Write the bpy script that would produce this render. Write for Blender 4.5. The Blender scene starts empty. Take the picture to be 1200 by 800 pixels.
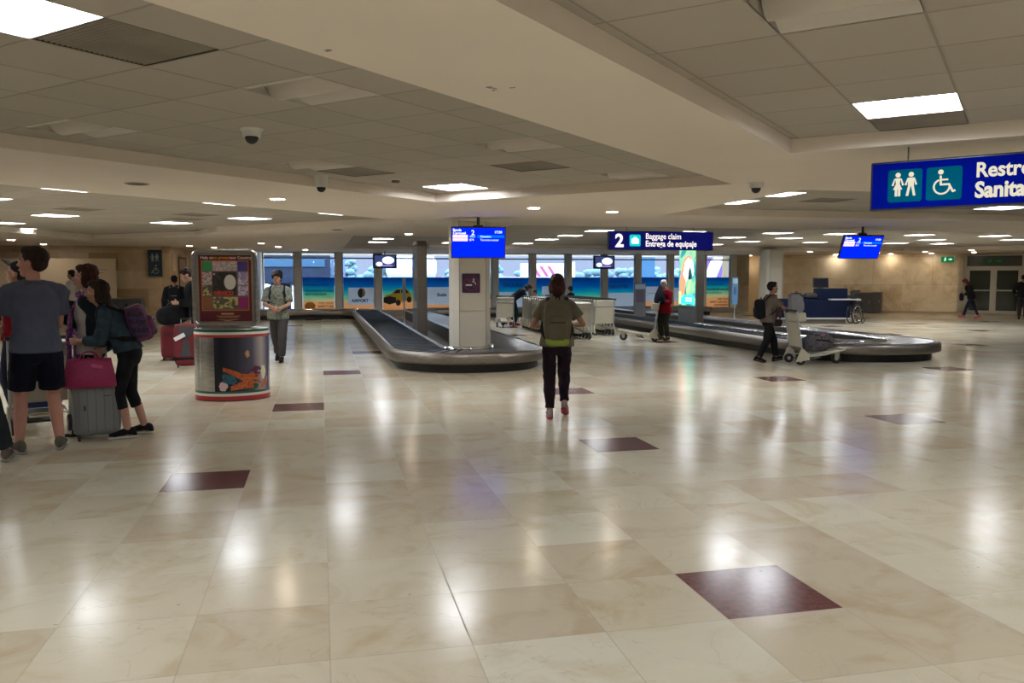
import bpy, math, random
from mathutils import Vector, Matrix, Euler
from mathutils.geometry import delaunay_2d_cdt
PI = math.pi
R = math.radians
random.seed(7)
S = bpy.context.scene
COL = S.collection

# ------------------------------------------------------------------ camera
cam = bpy.data.cameras.new('camera')
co = bpy.data.objects.new('camera', cam); COL.objects.link(co)
EYE = 1.605
co.location = (0, 0, EYE)
co.rotation_euler = (R(90 - 4.475), 0, -0.2268)
cam.sensor_width = 36; cam.lens = 966.9 / 1200 * 36
cam.clip_start = 0.05; cam.clip_end = 600
S.camera = co
# ------------------------------------------------------------------ world, exposure
SKY = 4.0
w = bpy.data.worlds.new('sky'); S.world = w; w.use_nodes = True
nt = w.node_tree; nt.nodes.clear()
wo = nt.nodes.new('ShaderNodeOutputWorld'); bg = nt.nodes.new('ShaderNodeBackground')
tc = nt.nodes.new('ShaderNodeTexCoord'); sx = nt.nodes.new('ShaderNodeSeparateXYZ')
rp = nt.nodes.new('ShaderNodeValToRGB')
rp.color_ramp.elements[0].position = 0.02; rp.color_ramp.elements[0].color = (0.092, 0.110, 0.155, 1)
rp.color_ramp.elements[1].position = 0.40; rp.color_ramp.elements[1].color = (1.9, 2.2, 2.7, 1)
e_ = rp.color_ramp.elements.new(0.12); e_.color = (0.105, 0.132, 0.190, 1)
nt.links.new(tc.outputs['Generated'], sx.inputs[0]); nt.links.new(sx.outputs['Z'], rp.inputs[0])
nt.links.new(rp.outputs[0], bg.inputs[0]); bg.inputs[1].default_value = SKY
nt.links.new(bg.outputs[0], wo.inputs[0])
PANEL_E = 30.0       # emission of the lit ceiling panels
DOWN_E = 60.0
S.view_settings.view_transform = 'Standard'; S.view_settings.look = 'None'
S.view_settings.exposure = 0.62; S.view_settings.gamma = 1.0; S.view_settings.use_curve_mapping = False
S.cycles.use_denoising = True
S.cycles.max_bounces = 7; S.cycles.diffuse_bounces = 4; S.cycles.glossy_bounces = 4
S.cycles.transparent_max_bounces = 12; S.cycles.caustics_reflective = False; S.cycles.caustics_refractive = False
S.cycles.sample_clamp_indirect = 6.0

# ------------------------------------------------------------------ materials
def N(nt, kind, **kw):
    n = nt.nodes.new('ShaderNode' + kind)
    for k, v in kw.items(): setattr(n, k, v)
    return n
_M = {}
def mat(name, col, rough=0.6, metal=0.0, var=0.0, scale=8.0, bump=0.0, spec=0.5, emit=0.0, coat=0.0, stretch=None, trans=0.0):
    if name in _M: return _M[name]
    m = bpy.data.materials.new(name); m.use_nodes = True; nt = m.node_tree; b = nt.nodes['Principled BSDF']
    b.inputs['Base Color'].default_value = (*col, 1); b.inputs['Roughness'].default_value = rough
    b.inputs['Metallic'].default_value = metal; b.inputs['Specular IOR Level'].default_value = spec
    b.inputs['Coat Weight'].default_value = coat
    if emit:
        b.inputs['Emission Color'].default_value = (*col, 1); b.inputs['Emission Strength'].default_value = emit
    if var or bump:
        tc = N(nt, 'TexCoord'); no = N(nt, 'TexNoise'); no.inputs['Scale'].default_value = scale; no.inputs['Detail'].default_value = 5
        src = tc.outputs['Object']
        if stretch:
            mp = N(nt, 'Mapping'); mp.inputs['Scale'].default_value = stretch; nt.links.new(src, mp.inputs[0]); src = mp.outputs[0]
        nt.links.new(src, no.inputs['Vector'])
        if var:
            mx = N(nt, 'Mix', data_type='RGBA'); mr = N(nt, 'MapRange'); mr.inputs[1].default_value = 0.3; mr.inputs[2].default_value = 0.7
            nt.links.new(no.outputs['Fac'], mr.inputs[0]); nt.links.new(mr.outputs[0], mx.inputs[0])
            mx.inputs[6].default_value = (*[max(0, c * (1 - var)) for c in col], 1); mx.inputs[7].default_value = (*[min(1, c * (1 + var)) for c in col], 1)
            nt.links.new(mx.outputs[2], b.inputs['Base Color'])
        if bump:
            bp = N(nt, 'Bump'); bp.inputs['Strength'].default_value = bump; bp.inputs['Distance'].default_value = 0.02
            nt.links.new(no.outputs['Fac'], bp.inputs['Height']); nt.links.new(bp.outputs[0], b.inputs['Normal'])
    _M[name] = m; return m
def emis(name, col, e):
    if name in _M: return _M[name]
    m = bpy.data.materials.new(name); m.use_nodes = True; nt = m.node_tree; nt.nodes.clear()
    o = N(nt, 'OutputMaterial'); em = N(nt, 'Emission'); em.inputs[0].default_value = (*col, 1); em.inputs[1].default_value = e
    nt.links.new(em.outputs[0], o.inputs[0]); _M[name] = m; return m
def math_n(nt, op, a, b=None):
    n = N(nt, 'Math', operation=op)
    for k, v in enumerate((a, b)):
        if v is None: continue
        if isinstance(v, (int, float)): n.inputs[k].default_value = v
        else: nt.links.new(v, n.inputs[k])
    return n.outputs[0]
def mix_c(nt, f, a, b):
    n = N(nt, 'Mix', data_type='RGBA')
    if isinstance(f, (int, float)): n.inputs[0].default_value = f
    else: nt.links.new(f, n.inputs[0])
    for k, v in ((6, a), (7, b)):
        if isinstance(v, tuple): n.inputs[k].default_value = (*v, 1)
        else: nt.links.new(v, n.inputs[k])
    return n.outputs[2]
def ramp(nt, f, stops, interp='LINEAR'):
    n = N(nt, 'ValToRGB'); cr = n.color_ramp; cr.interpolation = interp
    while len(cr.elements) > 2: cr.elements.remove(cr.elements[-1])
    for k, (p, c) in enumerate(stops):
        e = cr.elements[k] if k < 2 else cr.elements.new(p)
        e.position = p; e.color = (*c, 1) if len(c) == 3 else c
    nt.links.new(f, n.inputs[0]); return n.outputs[0]
T = 0.61
def floor_mat():
    m = bpy.data.materials.new('polished marble tiles'); m.use_nodes = True; nt = m.node_tree; b = nt.nodes['Principled BSDF']
    tc = N(nt, 'TexCoord'); sp = N(nt, 'SeparateXYZ'); nt.links.new(tc.outputs['Object'], sp.inputs[0])
    X = math_n(nt, 'SUBTRACT', math_n(nt, 'DIVIDE', sp.outputs[0], T), 0.0155)
    Y = math_n(nt, 'SUBTRACT', math_n(nt, 'DIVIDE', sp.outputs[1], T), 6.642)
    I = math_n(nt, 'FLOOR', X); J = math_n(nt, 'FLOOR', Y)
    fx = math_n(nt, 'FRACT', X); fy = math_n(nt, 'FRACT', Y)
    def edge(f):
        a = math_n(nt, 'MINIMUM', f, math_n(nt, 'SUBTRACT', 1.0, f)); return a
    seam = math_n(nt, 'LESS_THAN', math_n(nt, 'MINIMUM', edge(fx), edge(fy)), 0.0055)
    q = math_n(nt, 'SUBTRACT', math_n(nt, 'MULTIPLY', math_n(nt, 'SUBTRACT', I, 3.0), 6.0), math_n(nt, 'ADD', J, 1.0))
    q = math_n(nt, 'FLOORED_MODULO', q, 35.0)
    red = math_n(nt, 'LESS_THAN', q, 0.5)
    cb = N(nt, 'CombineXYZ'); nt.links.new(I, cb.inputs[0]); nt.links.new(J, cb.inputs[1])
    wn = N(nt, 'TexWhiteNoise', noise_dimensions='3D'); nt.links.new(cb.outputs[0], wn.inputs[0])
    # every tile shifts its own piece of stone
    ad = N(nt, 'VectorMath', operation='MULTIPLY_ADD'); nt.links.new(wn.outputs['Color'], ad.inputs[0]); ad.inputs[1].default_value = (37, 37, 37)
    nt.links.new(tc.outputs['Object'], ad.inputs[2])
    base = ramp(nt, wn.outputs['Value'], [(0.0, (0.485, 0.41, 0.30)), (0.25, (0.53, 0.465, 0.345)), (0.55, (0.55, 0.495, 0.375)), (0.85, (0.575, 0.53, 0.41)), (1.0, (0.62, 0.60, 0.495))])
    n1 = N(nt, 'TexNoise'); n1.inputs['Scale'].default_value = 2.6; n1.inputs['Detail'].default_value = 8; n1.inputs['Roughness'].default_value = 0.62; n1.inputs['Distortion'].default_value = 0.8
    nt.links.new(ad.outputs[0], n1.inputs['Vector'])
    cloud = ramp(nt, n1.outputs['Fac'], [(0.32, (0.86, 0.79, 0.68)), (0.5, (1, 1, 1)), (0.7, (1.05, 1.05, 1.03))])
    mu = N(nt, 'Mix', data_type='RGBA', blend_type='MULTIPLY'); mu.inputs[0].default_value = 0.85
    nt.links.new(base, mu.inputs[6]); nt.links.new(cloud, mu.inputs[7])
    # veins
    n2 = N(nt, 'TexNoise'); n2.inputs['Scale'].default_value = 1.7; n2.inputs['Detail'].default_value = 9; n2.inputs['Distortion'].default_value = 2.2
    nt.links.new(ad.outputs[0], n2.inputs['Vector'])
    vd = math_n(nt, 'ABSOLUTE', math_n(nt, 'SUBTRACT', n2.outputs['Fac'], 0.5))
    vein = ramp(nt, vd, [(0.0, (1, 1, 1)), (0.012, (0, 0, 0))])
    n3 = N(nt, 'TexNoise'); n3.inputs['Scale'].default_value = 3.0; nt.links.new(ad.outputs[0], n3.inputs['Vector'])
    vmask = math_n(nt, 'MULTIPLY', vein, math_n(nt, 'GREATER_THAN', n3.outputs['Fac'], 0.53))
    c = mix_c(nt, math_n(nt, 'MULTIPLY', vmask, 0.25), mu.outputs[2], (0.34, 0.25, 0.15))
    # dark pits
    n4 = N(nt, 'TexNoise'); n4.inputs['Scale'].default_value = 16; n4.inputs['Detail'].default_value = 3; nt.links.new(tc.outputs['Object'], n4.inputs['Vector'])
    pit = ramp(nt, n4.outputs['Fac'], [(0.74, (0, 0, 0)), (0.77, (1, 1, 1))])
    c = mix_c(nt, math_n(nt, 'MULTIPLY', pit, 0.6), c, (0.16, 0.13, 0.10))
    n5 = N(nt, 'TexNoise'); n5.inputs['Scale'].default_value = 26; n5.inputs['Detail'].default_value = 6; nt.links.new(tc.outputs['Object'], n5.inputs['Vector'])
    rc = ramp(nt, n5.outputs['Fac'], [(0.3, (0.075, 0.022, 0.022)), (0.7, (0.16, 0.052, 0.048))])
    c = mix_c(nt, red, c, rc)
    c = mix_c(nt, math_n(nt, 'MULTIPLY', seam, 0.4), c, (0.17, 0.13, 0.10))
    nt.links.new(c, b.inputs['Base Color'])
    # polish: a slightly worn wavy gloss
    n6 = N(nt, 'TexNoise'); n6.inputs['Scale'].default_value = 1.3; n6.inputs['Detail'].default_value = 4; nt.links.new(tc.outputs['Object'], n6.inputs['Vector'])
    rr = N(nt, 'MapRange'); rr.inputs[1].default_value = 0.3; rr.inputs[2].default_value = 0.7; rr.inputs[3].default_value = 0.15; rr.inputs[4].default_value = 0.20
    nt.links.new(n6.outputs['Fac'], rr.inputs[0]); nt.links.new(math_n(nt, 'ADD', rr.outputs[0], math_n(nt, 'MULTIPLY', seam, 0.3)), b.inputs['Roughness'])
    b.inputs['IOR'].default_value = 1.5; b.inputs['Specular IOR Level'].default_value = 0.14
    n7 = N(nt, 'TexNoise'); n7.inputs['Scale'].default_value = 7; n7.inputs['Detail'].default_value = 2; nt.links.new(tc.outputs['Object'], n7.inputs['Vector'])
    bp = N(nt, 'Bump'); bp.inputs['Strength'].default_value = 0.05; bp.inputs['Distance'].default_value = 0.01
    nt.links.new(n7.outputs['Fac'], bp.inputs['Height']); nt.links.new(bp.outputs[0], b.inputs['Normal'])
    return m
def tile_ceiling_mat(name, ang, ox, oy):
    m = bpy.data.materials.new(name); m.use_nodes = True; nt = m.node_tree; b = nt.nodes['Principled BSDF']
    tc = N(nt, 'TexCoord'); sp = N(nt, 'SeparateXYZ'); nt.links.new(tc.outputs['Object'], sp.inputs[0])
    ca, sa = math.cos(ang), math.sin(ang)
    U = math_n(nt, 'ADD', math_n(nt, 'MULTIPLY', sp.outputs[0], ca), math_n(nt, 'MULTIPLY', sp.outputs[1], sa))
    V = math_n(nt, 'SUBTRACT', math_n(nt, 'MULTIPLY', sp.outputs[1], ca), math_n(nt, 'MULTIPLY', sp.outputs[0], sa))
    U = math_n(nt, 'DIVIDE', math_n(nt, 'SUBTRACT', U, ox), T); V = math_n(nt, 'DIVIDE', math_n(nt, 'SUBTRACT', V, oy), T)
    cb = N(nt, 'CombineXYZ'); nt.links.new(math_n(nt, 'FLOOR', U), cb.inputs[0]); nt.links.new(math_n(nt, 'FLOOR', V), cb.inputs[1])
    wn = N(nt, 'TexWhiteNoise', noise_dimensions='3D'); nt.links.new(cb.outputs[0], wn.inputs[0])
    fu = math_n(nt, 'FRACT', U); fv = math_n(nt, 'FRACT', V)
    e = math_n(nt, 'MINIMUM', math_n(nt, 'MINIMUM', fu, math_n(nt, 'SUBTRACT', 1.0, fu)), math_n(nt, 'MINIMUM', fv, math_n(nt, 'SUBTRACT', 1.0, fv)))
    seam = math_n(nt, 'LESS_THAN', e, 0.012)
    c = ramp(nt, wn.outputs['Value'], [(0, (0.405, 0.365, 0.305)), (1, (0.445, 0.405, 0.345))])
    c = mix_c(nt, math_n(nt, 'MULTIPLY', seam, 0.55), c, (0.22, 0.19, 0.15))
    nt.links.new(c, b.inputs['Base Color']); b.inputs['Roughness'].default_value = 0.85
    hr = ramp(nt, e, [(0.0, (0, 0, 0)), (0.03, (1, 1, 1))])
    bp = N(nt, 'Bump'); bp.inputs['Strength'].default_value = 0.5; bp.inputs['Distance'].default_value = 0.01
    nt.links.new(hr, bp.inputs['Height']); nt.links.new(bp.outputs[0], b.inputs['Normal'])
    return m
def stone_mat(name, c0, c1, c2, block=(1.2, 0.62), patch=0.5, rough=0.42):
    m = bpy.data.materials.new(name); m.use_nodes = True; nt = m.node_tree; b = nt.nodes['Principled BSDF']
    tc = N(nt, 'TexCoord'); sp = N(nt, 'SeparateXYZ'); nt.links.new(tc.outputs['Object'], sp.inputs[0])
    V = math_n(nt, 'DIVIDE', sp.outputs[2], block[1]); J = math_n(nt, 'FLOOR', V)
    U = math_n(nt, 'ADD', math_n(nt, 'DIVIDE', sp.outputs[0], block[0]), math_n(nt, 'MULTIPLY', J, 0.5))
    cb = N(nt, 'CombineXYZ'); nt.links.new(math_n(nt, 'FLOOR', U), cb.inputs[0]); nt.links.new(J, cb.inputs[1])
    wn = N(nt, 'TexWhiteNoise', noise_dimensions='3D'); nt.links.new(cb.outputs[0], wn.inputs[0])
    n1 = N(nt, 'TexNoise'); n1.inputs['Scale'].default_value = 1.4; n1.inputs['Detail'].default_value = 9; n1.inputs['Roughness'].default_value = 0.65; n1.inputs['Distortion'].default_value = 0.6
    nt.links.new(tc.outputs['Object'], n1.inputs['Vector'])
    f = math_n(nt, 'ADD', math_n(nt, 'MULTIPLY', wn.outputs['Value'], patch), math_n(nt, 'MULTIPLY', n1.outputs['Fac'], 1.0 - patch * 0.5))
    f = math_n(nt, 'SUBTRACT', f, patch * 0.25)
    c = ramp(nt, f, [(0.32, c0), (0.5, c1), (0.68, c2)])
    fu = math_n(nt, 'FRACT', U); fv = math_n(nt, 'FRACT', V)
    seam = math_n(nt, 'MAXIMUM', math_n(nt, 'LESS_THAN', fu, 0.006), math_n(nt, 'LESS_THAN', fv, 0.012))
    c = mix_c(nt, math_n(nt, 'MULTIPLY', seam, 0.35), c, (0.25, 0.17, 0.10))
    nt.links.new(c, b.inputs['Base Color']); b.inputs['Roughness'].default_value = rough
    return m
def film_mat(zt, sand):
    """printed beach scene on the window: colour belongs to the print (local z)"""
    key = 'beach print %.2f' % sand
    if key in _M: return _M[key]
    m = bpy.data.materials.new(key); m.use_nodes = True; nt = m.node_tree; b = nt.nodes['Principled BSDF']
    out = nt.nodes['Material Output']
    tc = N(nt, 'TexCoord'); sp = N(nt, 'SeparateXYZ'); nt.links.new(tc.outputs['Object'], sp.inputs[0])
    no = N(nt, 'TexNoise'); no.inputs['Scale'].default_value = 2.0; no.inputs['Detail'].default_value = 6
    mp = N(nt, 'Mapping'); mp.inputs['Scale'].default_value = (0.6, 1, 3.5); nt.links.new(tc.outputs['Object'], mp.inputs[0]); nt.links.new(mp.outputs[0], no.inputs['Vector'])
    z = math_n(nt, 'ADD', sp.outputs[2], math_n(nt, 'MULTIPLY', math_n(nt, 'SUBTRACT', no.outputs['Fac'], 0.5), 0.22))
    f = math_n(nt, 'DIVIDE', z, zt)
    k = sand / zt
    c = ramp(nt, f, [(0.0, (0.88, 0.50, 0.26)), (k * 0.92, (0.95, 0.62, 0.36)), (k, (0.85, 0.80, 0.52)), (k + 0.13, (0.40, 0.76, 0.52)), (k + 0.27, (0.03, 0.62, 0.66)), (k + 0.42, (0.0, 0.38, 0.70)), (1.0, (0.0, 0.17, 0.52))])
    nt.links.new(c, b.inputs['Base Color']); b.inputs['Roughness'].default_value = 0.4
    tr = N(nt, 'BsdfTranslucent'); nt.links.new(c, tr.inputs[0])
    ms = N(nt, 'MixShader'); ms.inputs[0].default_value = 0.8
    nt.links.new(b.outputs[0], ms.inputs[1]); nt.links.new(tr.outputs[0], ms.inputs[2]); nt.links.new(ms.outputs[0], out.inputs[0])
    _M[key] = m; return m
def pane_mat(name='clear glass', tint=(0.93, 0.97, 1.0)):
    if name in _M: return _M[name]
    m = bpy.data.materials.new(name); m.use_nodes = True; nt = m.node_tree; nt.nodes.clear()
    o = N(nt, 'OutputMaterial'); t = N(nt, 'BsdfTransparent'); g = N(nt, 'BsdfGlossy'); f = N(nt, 'Fresnel'); mx = N(nt, 'MixShader')
    t.inputs[0].default_value = (*tint, 1); g.inputs['Roughness'].default_value = 0.02; f.inputs[0].default_value = 1.45
    nt.links.new(f.outputs[0], mx.inputs[0]); nt.links.new(t.outputs[0], mx.inputs[1]); nt.links.new(g.outputs[0], mx.inputs[2]); nt.links.new(mx.outputs[0], o.inputs[0])
    _M[name] = m; return m
def brushed(name, col, rough=0.32, scale=(1, 1, 60)):
    return mat(name, col, rough, 1.0, var=0.18, scale=3, stretch=scale)
def plaid_mat(name, a, b_, c):
    m = bpy.data.materials.new(name); m.use_nodes = True; nt = m.node_tree; b = nt.nodes['Principled BSDF']
    tc = N(nt, 'TexCoord'); sp = N(nt, 'SeparateXYZ'); nt.links.new(tc.outputs['Object'], sp.inputs[0])
    def stripe(o, s, t): return math_n(nt, 'GREATER_THAN', math_n(nt, 'SINE', math_n(nt, 'MULTIPLY', o, s)), t)
    c1 = mix_c(nt, stripe(sp.outputs[0], 95, 0.2), a, b_)
    c2 = mix_c(nt, math_n(nt, 'MULTIPLY', stripe(sp.outputs[2], 80, 0.1), 0.6), c1, c)
    no = N(nt, 'TexVoronoi'); no.inputs['Scale'].default_value = 45; nt.links.new(tc.outputs['Object'], no.inputs['Vector'])
    c3 = mix_c(nt, math_n(nt, 'MULTIPLY', math_n(nt, 'LESS_THAN', no.outputs['Distance'], 0.3), 0.35), c2, (0.30, 0.05, 0.16))
    nt.links.new(c3, b.inputs['Base Color']); b.inputs['Roughness'].default_value = 0.75
    _M[name] = m; return m
def print_mat(name, cols, scale=18.0, rough=0.8, smooth=False):
    """patterned cloth or print from a voronoi cell colour ramp"""
    if name in _M: return _M[name]
    m = bpy.data.materials.new(name); m.use_nodes = True; nt = m.node_tree; b = nt.nodes['Principled BSDF']
    tc = N(nt, 'TexCoord'); no = N(nt, 'TexNoise'); no.inputs['Scale'].default_value = scale; no.inputs['Detail'].default_value = 4; no.inputs['Distortion'].default_value = 1.2
    nt.links.new(tc.outputs['Object'], no.inputs['Vector'])
    k = len(cols)
    c = ramp(nt, no.outputs['Fac'], [(0.3 + 0.4 * i / (k - 1), cc) for i, cc in enumerate(cols)], 'LINEAR' if smooth else 'CONSTANT')
    nt.links.new(c, b.inputs['Base Color']); b.inputs['Roughness'].default_value = rough
    _M[name] = m; return m

# ------------------------------------------------------------------ mesh builder
class MB:
    def __init__(s): s.v = []; s.f = []; s.mi = []; s.sm = []; s.k = 0; s.smooth = False
    def add(s, vs, fs, smooth=None):
        o = len(s.v); s.v += [tuple(v) for v in vs]
        for f in fs:
            s.f.append(tuple(i + o for i in f)); s.mi.append(s.k); s.sm.append(s.smooth if smooth is None else smooth)
        return s
    def box(s, c, d, M=None, taper=None):
        hx, hy, hz = d[0] / 2, d[1] / 2, d[2] / 2; vs = []
        for z in (-1, 1):
            t = taper if (taper and z > 0) else 1.0
            for x, y in ((-1, -1), (1, -1), (1, 1), (-1, 1)):
                p = Vector((x * hx * t, y * hy * t, z * hz))
                if M is not None: p = M @ p
                vs.append(p + Vector(c))
        return s.add(vs, [(3, 2, 1, 0), (4, 5, 6, 7), (0, 1, 5, 4), (1, 2, 6, 5), (2, 3, 7, 6), (3, 0, 4, 7)], False)
    def cone(s, p0, p1, r0, r1=None, n=12, cap=True, smooth=True):
        p0, p1 = Vector(p0), Vector(p1); r1 = r0 if r1 is None else r1; d = p1 - p0
        if d.length < 1e-6: return s
        q = d.to_track_quat('Z', 'Y'); a, b = q @ Vector((1, 0, 0)), q @ Vector((0, 1, 0)); vs = []
        for p, r in ((p0, r0), (p1, r1)):
            for i in range(n): t = 2 * PI * i / n; vs.append(p + a * r * math.cos(t) + b * r * math.sin(t))
        s.add(vs, [(i, (i + 1) % n, n + (i + 1) % n, n + i) for i in range(n)], smooth)
        if cap: s.add(vs, [tuple(range(n))[::-1], tuple(range(n, 2 * n))], False)
        return s
    def ell(s, c, r, M=None, n=14, k=9, e=1.0):
        """ellipsoid, or with e < 1 a rounded box (superellipsoid)"""
        c = Vector(c); r = (r, r, r) if isinstance(r, (int, float)) else r
        pw = lambda x: math.copysign(abs(x) ** e, x) if abs(x) > 1e-9 else 0.0
        vs = []
        for j in range(k + 1):
            ph = -PI / 2 + PI * j / k
            for i in range(n):
                t = 2 * PI * i / n
                p = Vector((r[0] * pw(math.cos(ph)) * pw(math.cos(t)), r[1] * pw(math.cos(ph)) * pw(math.sin(t)), r[2] * pw(math.sin(ph))))
                if M is not None: p = M @ p
                vs.append(p + c)
        fs = [(j * n + i, j * n + (i + 1) % n, (j + 1) * n + (i + 1) % n, (j + 1) * n + i) for j in range(k) for i in range(n)]
        return s.add(vs, fs, True)
    def cap(s, p0, p1, r0, r1=None, n=12):
        r1 = r0 if r1 is None else r1
        s.cone(p0, p1, r0, r1, n); s.ell(p0, r0, n=n, k=6); s.ell(p1, r1, n=n, k=6); return s
    def tube(s, pts, r, n=8):
        for a, b in zip(pts, pts[1:]): s.cone(a, b, r, r, n)
        for p in pts[1:-1]: s.ell(p, r, n=n, k=5)
        return s
    def loft(s, rings, n=20, smooth=True):
        """rings: (centre, side vector, front vector)"""
        vs = []
        for c, a, b in rings:
            c, a, b = Vector(c), Vector(a), Vector(b)
            for i in range(n):
                t = 2 * PI * i / n; vs.append(c + a * math.cos(t) + b * math.sin(t))
        m = len(rings)
        fs = [(j * n + i, j * n + (i + 1) % n, (j + 1) * n + (i + 1) % n, (j + 1) * n + i) for j in range(m - 1) for i in range(n)]
        fs += [tuple(range(n))[::-1], tuple(range((m - 1) * n, m * n))]
        return s.add(vs, fs, smooth)
    def prism(s, poly, d0, d1, M=None):
        """poly in local XZ, thickness along Y from d0 to d1"""
        n = len(poly); vs = [Vector((x, d0, z)) for x, z in poly] + [Vector((x, d1, z)) for x, z in poly]
        if M is not None: vs = [M @ v for v in vs]
        return s.add(vs, [tuple(range(n)), tuple(range(n, 2 * n))[::-1]] + [(i, n + i, n + (i + 1) % n, (i + 1) % n) for i in range(n)], False)
    def hprism(s, poly, z0, z1):
        n = len(poly); vs = [(x, y, z0) for x, y in poly] + [(x, y, z1) for x, y in poly]
        return s.add(vs, [tuple(range(n))[::-1], tuple(range(n, 2 * n))] + [(i, (i + 1) % n, n + (i + 1) % n, n + i) for i in range(n)], False)
    def torus(s, c, R_, r, axis='X', n=24, k=8, a0=0, a1=2 * PI):
        pts = []; c = Vector(c)
        for i in range(n + 1):
            t = a0 + (a1 - a0) * i / n; a, b = R_ * math.cos(t), R_ * math.sin(t)
            pts.append(c + (Vector((0, a, b)) if axis == 'X' else Vector((a, 0, b)) if axis == 'Y' else Vector((a, b, 0))))
        return s.tube(pts, r, k)
    def build(s, name, mats, parent=None, bevel=0.0, seg=2):
        me = bpy.data.meshes.new(name); me.from_pydata(s.v, [], s.f)
        mats = mats if isinstance(mats, (list, tuple)) else [mats]
        for m in mats: me.materials.append(m)
        me.polygons.foreach_set('material_index', s.mi); me.polygons.foreach_set('use_smooth', s.sm); me.update()
        o = bpy.data.objects.new(name, me); COL.objects.link(o)
        if parent is not None: o.parent = parent
        if bevel:
            b = o.modifiers.new('bevel', 'BEVEL'); b.width = bevel; b.segments = seg; b.limit_method = 'ANGLE'; b.angle_limit = R(50)
        return o
def empty(name, loc=(0, 0, 0), rz=0.0):
    o = bpy.data.objects.new(name, None); COL.objects.link(o); o.location = loc; o.rotation_euler = (0, 0, rz); o.empty_display_size = 0.1; return o
def tag(o, label=None, cat=None, group=None, kind=None):
    if label: o['label'] = label
    if cat: o['category'] = cat
    if group: o['group'] = group
    if kind: o['kind'] = kind
    return o
def thing(name, label, cat, loc=(0, 0, 0), rz=0.0, group=None): return tag(empty(name, loc, rz), label, cat, group)
def dup(root, loc=None, rz=None, label=None, group=None):
    r = root.copy(); COL.objects.link(r)
    if loc is not None: r.location = loc
    if rz is not None: r.rotation_euler = (0, 0, rz)
    if label: r['label'] = label
    if group: r['group'] = group
    for ch in list(root.children):
        c = ch.copy(); COL.objects.link(c); c.parent = r
        for g in list(ch.children):
            d = g.copy(); COL.objects.link(d); d.parent = c
    return r
def text(name, s, size, loc, m, parent, rot=(PI / 2, 0, 0), bold=0.0, align='LEFT', sx=1.0, depth=0.001):
    cu = bpy.data.curves.new(name, 'FONT'); cu.body = s; cu.size = size; cu.offset = bold; cu.extrude = depth; cu.align_x = align; cu.resolution_u = 3
    t = bpy.data.objects.new(name, cu); COL.objects.link(t)
    me = bpy.data.meshes.new_from_object(t.evaluated_get(bpy.context.evaluated_depsgraph_get())); bpy.data.objects.remove(t); bpy.data.curves.remove(cu)
    me.materials.clear(); me.materials.append(m)
    o = bpy.data.objects.new(name, me); COL.objects.link(o); o.parent = parent; o.location = loc; o.rotation_euler = rot; o.scale = (sx, 1, 1)
    return o
def rrect(w, h, r, n=6, cx=0.0, cz=0.0):
    p = []
    for qx, qz, a in ((1, -1, -PI / 2), (1, 1, 0), (-1, 1, PI / 2), (-1, -1, PI)):
        for i in range(n + 1):
            t = a + PI / 2 * i / n; p.append((cx + qx * (w / 2 - r) + r * math.cos(t), cz + qz * (h / 2 - r) + r * math.sin(t)))
    return p
def frame_ring(mb, outer, inner, d0, d1):
    n = len(outer)
    vs = [(x, d0, z) for x, z in outer] + [(x, d0, z) for x, z in inner] + [(x, d1, z) for x, z in outer] + [(x, d1, z) for x, z in inner]
    fs = []
    for i in range(n):
        j = (i + 1) % n
        fs += [(i, j, n + j, n + i), (2 * n + j, 2 * n + i, 3 * n + i, 3 * n + j), (j, i, 2 * n + i, 2 * n + j), (n + i, n + j, 3 * n + j, 3 * n + i)]
    mb.add(vs, fs, False)
ORD = ['first', 'second', 'third', 'fourth', 'fifth', 'sixth', 'seventh', 'eighth', 'ninth', 'tenth', 'eleventh', 'twelfth', 'thirteenth']

# common materials
M_soffit = mat('painted plaster soffit', (0.80, 0.715, 0.62), 0.8, var=0.03, scale=0.8)
M_white = mat('cream wall paint', (0.66, 0.63, 0.55), 0.55, var=0.04, scale=1.5)
M_steel = brushed('brushed steel', (0.50, 0.48, 0.46))
M_dsteel = brushed('dark brushed steel', (0.27, 0.25, 0.235), 0.38)
M_chrome = mat('polished metal', (0.75, 0.75, 0.76), 0.15, 1.0)
M_black = mat('black rubber', (0.012, 0.012, 0.013), 0.55)
M_kick = mat('black kick plate', (0.016, 0.015, 0.015), 0.45, var=0.3, scale=3)
M_blackp = mat('black plastic', (0.02, 0.02, 0.022), 0.35)
M_belt = mat('carousel rubber plates', (0.04, 0.05, 0.066), 0.24, var=0.25, scale=5, spec=0.6)  # black rubber with the windows' blue reflection mixed into its colour
M_cream = mat('cream enamelled metal', (0.50, 0.465, 0.365), 0.4, var=0.04, scale=6)
M_whitep = mat('white plastic', (0.75, 0.74, 0.70), 0.4)
M_alu = mat('grey aluminium', (0.45, 0.46, 0.47), 0.45, 0.4)
M_mull = mat('pale grey mullion', (0.72, 0.70, 0.64), 0.5)

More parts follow.
